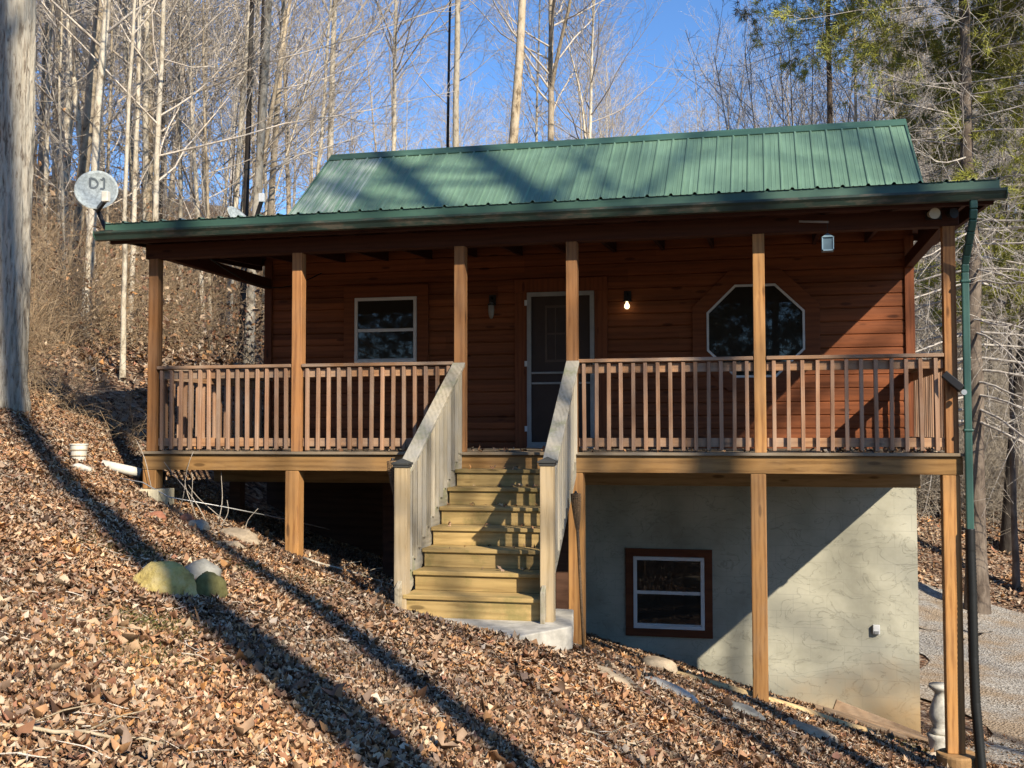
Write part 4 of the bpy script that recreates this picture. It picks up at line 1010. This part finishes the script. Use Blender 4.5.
# prominent trees, one by one: (bearing px, distance, H, r0, lean, kind, options, label)
def named(px, t, H, r0, lean, mats, label, seed, name='bare_tree', cat='tree', **k):
    x, y = at(bpx(px), t)
    me = bare_tree(seed, H, r0, lean=lean * math.cos(YAW), **k)
    # lean sideways as seen: shear of the centre line along x
    return put_tree(name, me, x, y, mats, label, cat)
PALE = (M['bark_pale'], M['twig']); TAN = (M['bark_tan'], M['twig']); DARK = (M['bark_dark'], M['twig_grey']); GREY = (M['bark_tan'], M['twig_grey'])
named(4, 13.9, 24, .27, .010, (M['bark_big'], M['twig']), 'thick grey-barked trunk at the left edge of the photo with a shadow down one side', 101, first=.5, wob=.006, segs=40)
named(66, 21, 20, .125, .085, TAN, 'tan trunk leaning right just right of the thick grey one', 102, first=.4)
named(58, 24, 21, .12, .03, PALE, 'slim pale trunk behind the gap right of the thick grey one', 103, first=.4)
named(36, 26, 20, .11, .02, TAN, 'slender tan trunk half hidden beside the thick grey one', 104, first=.45)
named(84, 19, 16, .085, .06, PALE, 'knobbly pale trunk rising behind the satellite dish', 105, first=.3, wob=.03)
named(146, 25, 20, .10, -.01, TAN, 'straight tan trunk above the left end of the eave', 106, first=.35)
named(128, 20.5, 15, .055, .035, PALE, 'thin pale twin stem left of the left porch post', 107, first=.35)
named(226, 27, 22, .085, .065, PALE, 'thin pale trunk seen under the porch roof left of the dark pair', 108, first=.4)
named(241, 24, 22, .075, .018, DARK, 'dark shaded trunk rising above the eave left of the roof', 109, first=.5)
named(247, 23.5, 22, .105, .05, PALE, 'bright pale trunk crossing the dark one left of the roof', 110, first=.45)
named(250, 25, 21, .055, .035, DARK, 'thin dark stem between the dark and the bright pale trunk', 111, first=.5)
named(262, 28, 22, .10, .055, TAN, 'tan trunk right of the bright pale one, left of the roof end', 112, first=.45)
named(324, 32, 21, .12, .02, PALE, 'white-barked forked tree at the left end of the ridge', 113, first=.36, fork=2, per2=9, nb=34, lf=.34)
named(304, 30, 15, .07, .09, PALE, 'pale leaning stem beside the left end of the roof', 114, first=.3)
named(391, 40, 22, .11, .004, PALE, 'fine-branched pale tree above the left part of the ridge', 115, first=.36, nb=60, per2=9, lf=.34, up=.3)
named(454, 33, 25, .125, .012, PALE, 'smooth pale trunk above the ridge with a dark stem beside it', 116, first=.68)
named(447, 33.5, 21, .06, .010, DARK, 'dark slim stem hugging the smooth pale trunk above the ridge', 117, first=.35, ang=(45, 80), wob=.035)
named(499, 30, 25, .165, .052, TAN, 'stout tan trunk rising above the middle of the ridge', 118, first=.62)
named(553, 38, 20, .16, -.004, TAN, 'tan forked tree with spreading crown above the ridge', 119, first=.4, fork=4, per2=10, nb=34, lf=.42, ang=(40, 80))
named(533, 42, 18, .075, .02, PALE, 'thin white stem between the stout tan and the forked tree', 120, first=.4)
named(586, 40, 17, .10, .02, PALE, 'white branching tree right of the forked tan tree', 121, first=.35, fork=3, per2=10, nb=36, lf=.42, ang=(35, 75))
named(860, 27, 20, .06, 0.0, PALE, 'thin straight pale stem above the right end of the roof', 122, first=.5)
named(1003, 28, 15, .17, .10, (M['bark_dark'], M['twig_grey']), 'dark trunk leaning right at the right edge above the leaf bank', 123, first=.3, nb=30, ang=(50, 95), up=.05)
named(985, 34, 13, .06, .08, DARK, 'slim dark stem left of the leaning dark trunk at the right edge', 124, first=.2, ang=(45, 85), up=.1)
named(898, 32, 16, .05, .02, GREY, 'thin grey stem seen between the basement corner and the right post', 125, first=.3)
named(122, 16.2, 10, .042, .02, PALE, 'young crooked pale sapling left of the left porch post', 126, first=.5, wob=.05, nb=14, per2=4, per3=3)
# furrowed relief and root flare on the thick trunk at the left
for o in COL.objects:
    if o.get('label', '').startswith('thick grey-barked trunk'):
        rg = np.random.RandomState(5); zz = np.concatenate([np.arange(-.4, 9, .03), np.arange(9, 24, .3)]); K = 72; aa = np.arange(K) * 2 * np.pi / K
        Pc = np.stack([.010 * zz + .02 * np.sin(zz * .5), .015 * np.sin(zz * .37), zz], 1); V = np.empty((len(zz), K, 3))
        for i, z in enumerate(zz):
            r0 = .25 * (1 - .45 * z / 24) * (1 + .30 * math.exp(-max(z, 0) / .28) * (1 + .35 * math.sin(0)))
            for j, a in enumerate(aa):
                nz = mathutils.noise.noise(Vector((math.cos(a) * 7, math.sin(a) * 7, z * .9))); n2 = mathutils.noise.noise(Vector((math.cos(a) * 15, math.sin(a) * 15, z * 3.1)))
                lobe = .10 * math.exp(-max(z, 0) / .3) * math.sin(5 * a + 1.3)
                rr = r0 * (1 + lobe) - .030 * (1 - min(1, abs(nz) * 3.2)) - .012 * (1 - min(1, abs(n2) * 3)) + .015
                V[i, j] = Pc[i] + np.array([math.cos(a) * rr, math.sin(a) * rr, 0])
        n = len(zz); i0 = (np.arange(n - 1)[:, None] * K + np.arange(K)[None]); i1 = (np.arange(n - 1)[:, None] * K + (np.arange(K)[None] + 1) % K)
        Fq = np.stack([i0, i1, i1 + K, i0 + K], -1).reshape(-1, 4)
        for ch in o.children:
            if ch.name.startswith('trunk'): ch.data = np_mesh('trunk', V.reshape(-1, 3), Fq); ch.data.materials.append(M['bark_big'])
# fan of thin stems behind the right half of the ridge
fx = [752, 775, 792, 806, 818, 829, 843, 858]
for k, px in enumerate(fx):
    x, y = at(bpx(805 + (px - 805) * .18), 30 + (k % 3) * .5)
    me = bare_tree(140 + k, 12.5, .055, lean=(px - 808) / 330, first=.35, nb=20, per2=5, per3=4, lf=.3, ang=(15, 40), up=.2)
    put_tree('bare_sapling', me, x, y, GREY, ['leftmost, most tilted stem of the fan above the right part of the ridge', 'second stem from the left of the fan above the ridge', 'third stem from the left of the fan above the ridge', 'fourth, almost upright stem of the fan above the ridge', 'fifth, upright stem of the fan above the ridge', 'sixth stem from the left of the fan above the ridge', 'seventh stem from the left of the fan above the ridge', 'rightmost stem of the fan above the ridge'][k], 'sapling', 'fan of thin stems above the ridge')
# background woods on both slopes, copies of ten kinds
protos = []
for k in range(9):
    H = [17, 20, 15, 18, 21, 13, 16, 12, 9][k]; r0 = [.075, .095, .055, .08, .10, .045, .065, .04, .03][k]
    mats = [PALE, TAN, PALE, GREY, TAN, TAN, DARK, PALE, TAN][k]
    protos.append((bare_tree(200 + k, H, r0, first=[.2, .25, .12, .2, .25, .1, .2, .1, .08][k], nb=[32, 34, 30, 34, 34, 28, 32, 26, 24][k], lf=.36, ang=(28, 75), lean=[.0, .02, -.04, .03, 0, .06, -.02, -.07, .08][k], fork=[0, 2, 0, 0, 3, 0, 0, 0, 0][k], per2=7, per3=4, twig=.0085, wob=[.03, .025, .06, .035, .02, .07, .04, .09, .1][k]), mats, k))
KL = ['slender pale bare tree in the woods around the cabin', 'tall tan forked bare tree in the woods around the cabin', 'crooked pale bare tree in the woods around the cabin', 'grey-twigged bare tree in the woods around the cabin', 'tall many-forked tan bare tree in the woods around the cabin', 'thin tan leaning sapling in the woods around the cabin', 'dark-barked bare tree in the woods around the cabin', 'thin pale leaning sapling in the woods around the cabin', 'small crooked tan sapling in the woods around the cabin']
r = np.random.RandomState(77)
def scatter(n, b0, b1, t0, t1, weights, smin=.8, smax=1.15, avoid=None):
    c = 0; w_ = np.array(weights, float); w_ /= w_.sum()
    while c < n:
        b = r.uniform(b0, b1); t = t0 + (t1 - t0) * r.uniform() ** .8
        x, y = at(bpx(b), t)
        if -5.6 < x < 5.6 and y < 12: continue
        if avoid and avoid(x, y, t): continue
        k = r.choice(9, p=w_); me, mats, kk = protos[k]
        tl = r.normal() * .08
        put_tree('sapling' if k in (5, 7, 8) else 'bare_tree', me, x, y, mats, KL[k], 'sapling' if k in (5, 7, 8) else 'tree', 'bare trees of the surrounding woods', r.uniform(0, 6.28), r.uniform(smin, smax), (r.normal() * .03, tl), -.05)
        c += 1
scatter(26, -20, 262, 19, 34, [3, 1, 3, 1, 0, 3, 1, 3, 4])
scatter(34, -20, 300, 32, 62, [4, 3, 3, 2, 2, 2, 1, 2, 1])
scatter(22, 300, 720, 52, 75, [3, 1, 3, 3, 1, 2, 1, 1, 0], .6, .85)
scatter(14, 700, 900, 40, 70, [2, 0, 3, 4, 0, 3, 1, 2, 0], .6, .9)
scatter(20, 895, 1060, 34, 46, [2, 0, 2, 4, 0, 3, 3, 3, 4], .6, .95)
scatter(30, 880, 1080, 42, 70, [3, 1, 2, 5, 1, 2, 2, 1, 1], .8, 1.1)
# far-off woods on the ridges: one mass
tm = TM(); n = 105
rr_ = np.random.RandomState(31)
for k in range(n):
    b = rr_.uniform(-120, 1180); t = rr_.uniform(58, 98); x, y = at(bpx(b), t); H = rr_.uniform(11, 17)
    if 280 < b < 900: H *= .75
    P, Rr = trunk_line(rr_, H, rr_.uniform(.07, .14), rr_.normal() * .03, 8, .02); P = P + np.array([x, y, g1(x, y)])
    B, BR = grow(rr_, P, Rr, 20, .2, .42, (30, 78), 4, .3, .14, .5, .018); C2, CR2 = grow(rr_, B, BR, 9, .1, .6, (25, 75), 2, .2, .16, .5, .012)
    tm.add(P, Rr, 5); tm.add(B, BR, 3); tm.add(C2, CR2, 3)
o = link('distant_wood', tm.mesh('distant_wood'), M['twig_grey']); tag(o, 'dense leafless woods on the far slopes behind the cabin', 'woods', kind='stuff')
# undergrowth
def brush(name, n, regs, L, mat, label, seed, rad=.007, kids=4, hmax=1.0):
    r = np.random.RandomState(seed); tm = TM()
    P = []
    for (b0, b1, t0, t1, share) in regs:
        m = int(n * share); b = r.uniform(b0, b1, m); t = r.uniform(t0, t1, m); u = bpx(b)
        x = CAM[0] + t * (math.cos(YAW) * u - math.sin(YAW)); y = CAM[1] + t * (math.sin(YAW) * u + math.cos(YAW))
        P.append(np.stack([x, y], 1))
    P = np.concatenate(P); ok = ~((P[:, 0] > -5.2) & (P[:, 0] < 5.2) & (P[:, 1] < 10)) & ~((P[:, 0] > 4) & (P[:, 1] < 16.5)) & ~((P[:, 0] > -8.2) & (P[:, 1] > 2.2) & (P[:, 1] < 9.5)); P = P[ok]
    m = len(P); z = G(P[:, 0], P[:, 1]); cur = np.stack([P[:, 0], P[:, 1], z - .03], 1)
    d = r.normal(size=(m, 3)) * np.array([.55, .55, .25]) + np.array([0, 0, .9]); d /= np.linalg.norm(d, axis=1)[:, None]
    LL = L * r.uniform(.35, 1.2, m); S = 6; out = np.empty((m, S + 1, 3)); out[:, 0] = cur
    for k in range(S):
        d = d + r.normal(size=(m, 3)) * .22 + np.array([0, 0, -.10]); d /= np.linalg.norm(d, axis=1)[:, None]; cur = cur + d * (LL / S)[:, None]; out[:, k + 1] = cur
    RR = rad * (1 - .7 * np.linspace(0, 1, S + 1))[None] * r.uniform(.6, 1.7, m)[:, None]
    tm.add(out, RR, 3)
    C2, CR2 = grow(r, out, RR, kids, .15, .6, (25, 80), 3, .1, .2, .6, rad * .55); tm.add(C2, CR2, 3)
    D2, DR2 = grow(r, C2, CR2, 2, .15, .6, (25, 80), 2, .1, .2, .6, rad * .45); tm.add(D2, DR2, 3)
    o = link(name, tm.mesh(name), M[mat]); tag(o, label, 'undergrowth', kind='stuff')
brush('undergrowth', 3300, [(-30, 135, 16.5, 28, .4), (60, 270, 22, 44, .4), (-30, 270, 28, 50, .2)], 2.8, 'brush', 'tangled tan brambles and saplings on the left bank behind the porch', 41, .007)
brush('undergrowth', 5600, [(880, 1070, 29.5, 40, .6), (880, 1090, 38, 60, .4)], 4.2, 'brushgrey', 'tangled grey brush on the right bank beyond the driveway', 42, .0085)
brush('undergrowth', 900, [(-20, 140, 14.2, 17, 1.0)], 1.3, 'brush', 'thin dry stems along the crest of the leafy slope at the left', 43, .004, 3)
# clinging brown leaves in the left undergrowth and russet leaf drift
rl = np.random.RandomState(55); n = 9000
b = rl.uniform(-30, 280, n); t = rl.uniform(17, 36, n); u = bpx(b)
x = CAM[0] + t * (math.cos(YAW) * u - math.sin(YAW)); y = CAM[1] + t * (math.sin(YAW) * u + math.cos(YAW)); cl = rl.uniform(size=n)
z = G(x, y) + np.abs(rl.normal(size=n)) * 1.1
leaves('clinging_leaves', x, y, .085, 0, 12, 'russet dead leaves still clinging to the brush on the left bank', 'leaves', z=z)

# ---- pines
def pine(seed, H, r0, crown0, dead0, Lmax, mat, tufts_per=3, wh=.42, tl=.16, nee=16, droop=-.05, dwh=None):
    r = np.random.RandomState(seed); P, Rr = trunk_line(r, H, r0, 0, 16, .006); tr = TM(); tr.add(P, Rr, 12); br = TM()
    V = []; F = []; k0 = 0
    hs = np.arange(dead0, H - .5, wh)
    def branchset(hsel, live):
        nonlocal k0
        starts = []; dirs = []; Ls = []; rads = []
        for h in hsel:
            for a in r.uniform(0, 6.28) + np.arange(4) * 1.57 + r.normal(size=4) * .3:
                if r.uniform() < .2: continue
                f = h / H; starts.append([np.interp(h, P[0, :, 2], P[0, :, 0]), np.interp(h, P[0, :, 2], P[0, :, 1]), h]); dirs.append([math.cos(a), math.sin(a), .22 - .45 * (1 - f) + r.normal() * .1])
                Ls.append(Lmax * (1 - max(0, (h - crown0) / (H - crown0))) ** .7 * r.uniform(.6, 1.1) * (1 if live else r.uniform(.6, 1.1))); rads.append(max(.012, r0 * .2 * (1 - f)))
        if not starts: return
        cur = np.array(starts); d = np.array(dirs); d /= np.linalg.norm(d, axis=1)[:, None]; L = np.array(Ls); S = 6
        out = np.empty((len(cur), S + 1, 3)); out[:, 0] = cur
        for q in range(S):
            d = d + r.normal(size=d.shape) * .08 + np.array([0, 0, .05 if q > 2 else droop]); d /= np.linalg.norm(d, axis=1)[:, None]; cur = cur + d * (L / S)[:, None]; out[:, q + 1] = cur
        RR = np.array(rads)[:, None] * (1 - .8 * np.linspace(0, 1, S + 1))[None]; br.add(out, np.maximum(RR, .006), 4)
        C2, CR2 = grow(r, out, RR, 13, .18, .42, (35, 75), 4, .05, .1, .5, .006); br.add(C2, CR2, 3)
        D2, DR2 = grow(r, C2, CR2, 4, .2, .5, (25, 60), 2, .1, .12, .5, .0045); br.add(D2, DR2, 3)
        if live:
            tips = np.concatenate([C2[:, -1], C2[:, -2], D2[:, -1], out[:, -1], D2[:, 1][::2]]); ax = np.concatenate([C2[:, -1] - C2[:, -2], C2[:, -1] - C2[:, -3], D2[:, -1] - D2[:, -2], out[:, -1] - out[:, -2], (D2[:, 1] - D2[:, 0])[::2]])
            ax /= np.linalg.norm(ax, axis=1)[:, None] + 1e-9; m = len(tips)
            dd = np.repeat(ax, nee, 0) * .8 + r.normal(size=(m * nee, 3)) * .55; dd /= np.linalg.norm(dd, axis=1)[:, None]
            b0 = np.repeat(tips, nee, 0) + r.normal(size=(m * nee, 3)) * .03; side = np.cross(dd, r.normal(size=dd.shape)); side /= np.linalg.norm(side, axis=1)[:, None] + 1e-9
            l = tl * r.uniform(.6, 1.2, m * nee)[:, None]; w_ = .0085
            tri = np.stack([b0 - side * w_, b0 + side * w_, b0 + dd * l], 1).reshape(-1, 3); V.append(tri); F.append(k0 + np.arange(len(tri)).reshape(-1, 3)); k0 += len(tri)
    branchset([h for h in (np.arange(dead0, crown0, dwh) if dwh else hs) if h < crown0], False); branchset([h for h in hs if h >= crown0], True)
    return tr.mesh('trunk'), br.mesh('branches'), np_mesh('needles', np.concatenate(V), np.concatenate(F))
x, y = at(bpx(973), 24)
put_tree('pine_tree', pine(301, 20, .23, 12.7, 4.2, 5.2, 0, droop=-.03, dwh=.28, wh=.34, nee=18, tl=.24), x, y, (M['bark_pine'], M['twig_grey'], M['needle']), 'big pine with dark trunk and many bare lower limbs at the right, behind the eave', 'pine')
x, y = at(bpx(832), 28)
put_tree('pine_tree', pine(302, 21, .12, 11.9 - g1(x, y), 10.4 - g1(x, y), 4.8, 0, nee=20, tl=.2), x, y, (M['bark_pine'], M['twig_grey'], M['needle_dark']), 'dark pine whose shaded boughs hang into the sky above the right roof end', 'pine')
x, y = at(bpx(1052), 25)
put_tree('pine_tree', pine(305, 17, .16, 10.6, 7.0, 4.2, 0, wh=.36, nee=18, tl=.24), x, y, (M['bark_pine'], M['twig_grey'], M['needle']), 'pine whose green boughs reach in at the upper right edge of the photo', 'pine')
x, y = at(bpx(1012), 26)
put_tree('pine_tree', pine(303, 10.3, .08, 6.6, 5.2, 3.0, 0, wh=.5), x, y, (M['bark_pine'], M['twig_grey'], M['needle']), 'young pine with yellow-green boughs at the right edge beside the downspout', 'pine')
x, y = at(bpx(906), 36)
put_tree('pine_tree', pine(304, 6.5, .06, 4.7, 3.6, 1.5, 0, wh=.5), x, y, (M['bark_pine'], M['twig_grey'], M['needle']), 'small pine seen between the wall corner and the right post', 'pine')

# ---- trees standing behind the photographer, whose shadows cross the slope, porch and roof
def behind(c, s, H, r0, lean, seed, label, first=.55, **k):
    x, y = c + .917 * s, -s
    k.setdefault('nb', 20); k.setdefault('per2', 6); k.setdefault('lvl', 2)
    me = bare_tree(seed, H, r0, lean=lean, first=first, wob=.006, **k)
    put_tree('bare_tree', me, x, y, TAN, label, 'tree')
behind(-3.95, 16, 34, .26, -.10, 401, 'thick leaning tree behind the photographer casting the widest shadow on the slope', .62, taper=.6, nb=7)
behind(-3.8, 17, 30, .20, -.005, 402, 'slim tree behind the photographer casting the narrow shadow on the slope', .65, taper=.7, nb=7)
behind(-2.5, 18, 26, .10, .0, 403, 'sapling behind the photographer, left one of a pair', .6, nb=12, per2=4)
behind(-1.9, 18.5, 26, .09, .0, 404, 'sapling behind the photographer, right one of a pair', .6, nb=12, per2=4)
behind(2.10, 17, 40, .30, -.004, 405, 'tall tree right of the photographer, shading the fascia right of the stairs', .52, taper=.65)
behind(3.55, 19, 42, .36, -.012, 406, 'very tall tree behind the photographer shading the roof and gutter end', .5, taper=.6)
behind(4.9, 18, 36, .15, .0, 407, 'slim tall tree right of the photographer', .6)
behind(-.1, 21, 36, .22, .0, 410, 'tall tree behind the photographer shading the left end of the roof', .5)
behind(-1.1, 17.5, 30, .09, .01, 411, 'slender tree behind the photographer, first of the thin row', .5, nb=7)
behind(-.2, 18.5, 28, .07, -.01, 412, 'slender tree behind the photographer, second of the thin row', .5, nb=7)
behind(.7, 16.5, 30, .10, .0, 413, 'slender tree behind the photographer, third of the thin row', .5)
behind(1.3, 19, 30, .08, .0, 414, 'slender tree behind the photographer, fourth of the thin row', .5)
behind(7.2, 20, 36, .22, .06, 408, 'tall tree at the far right behind the photographer', .5)
behind(9.6, 23, 38, .24, .0, 409, 'second tall tree at the far right behind the photographer', .5, lf=.32)
# unseen evergreens added to cut low sky light, outside the sun's path; the windows mirror them
ev = pine(310, 15, .2, 1.6, 1.0, 3.4, 0, wh=.45, nee=12, tl=.22)
k = 0
for (x, y) in [(-24, -12), (-21, -17), (-17, -21), (-14, -25), (-10, -24), (-7, -28), (-3, -25), (-.5, -30), (3, -26), (6, -31), (8, -27), (-12, -31), (-20, -26), (-27, -19), (0, -36), (-6, -36), (30, -10), (33, -4), (29, -15), (36, -20), (27, 3)]:
    put_tree('pine_tree', ev, x, y, (M['bark_pine'], M['twig_grey'], M['needle_dark']), 'unseen dark evergreen added behind the photographer to block low sky light', 'pine', 'added evergreens behind the photographer', k * 1.3, .9 + .25 * ((k * 7) % 5) / 5); k += 1
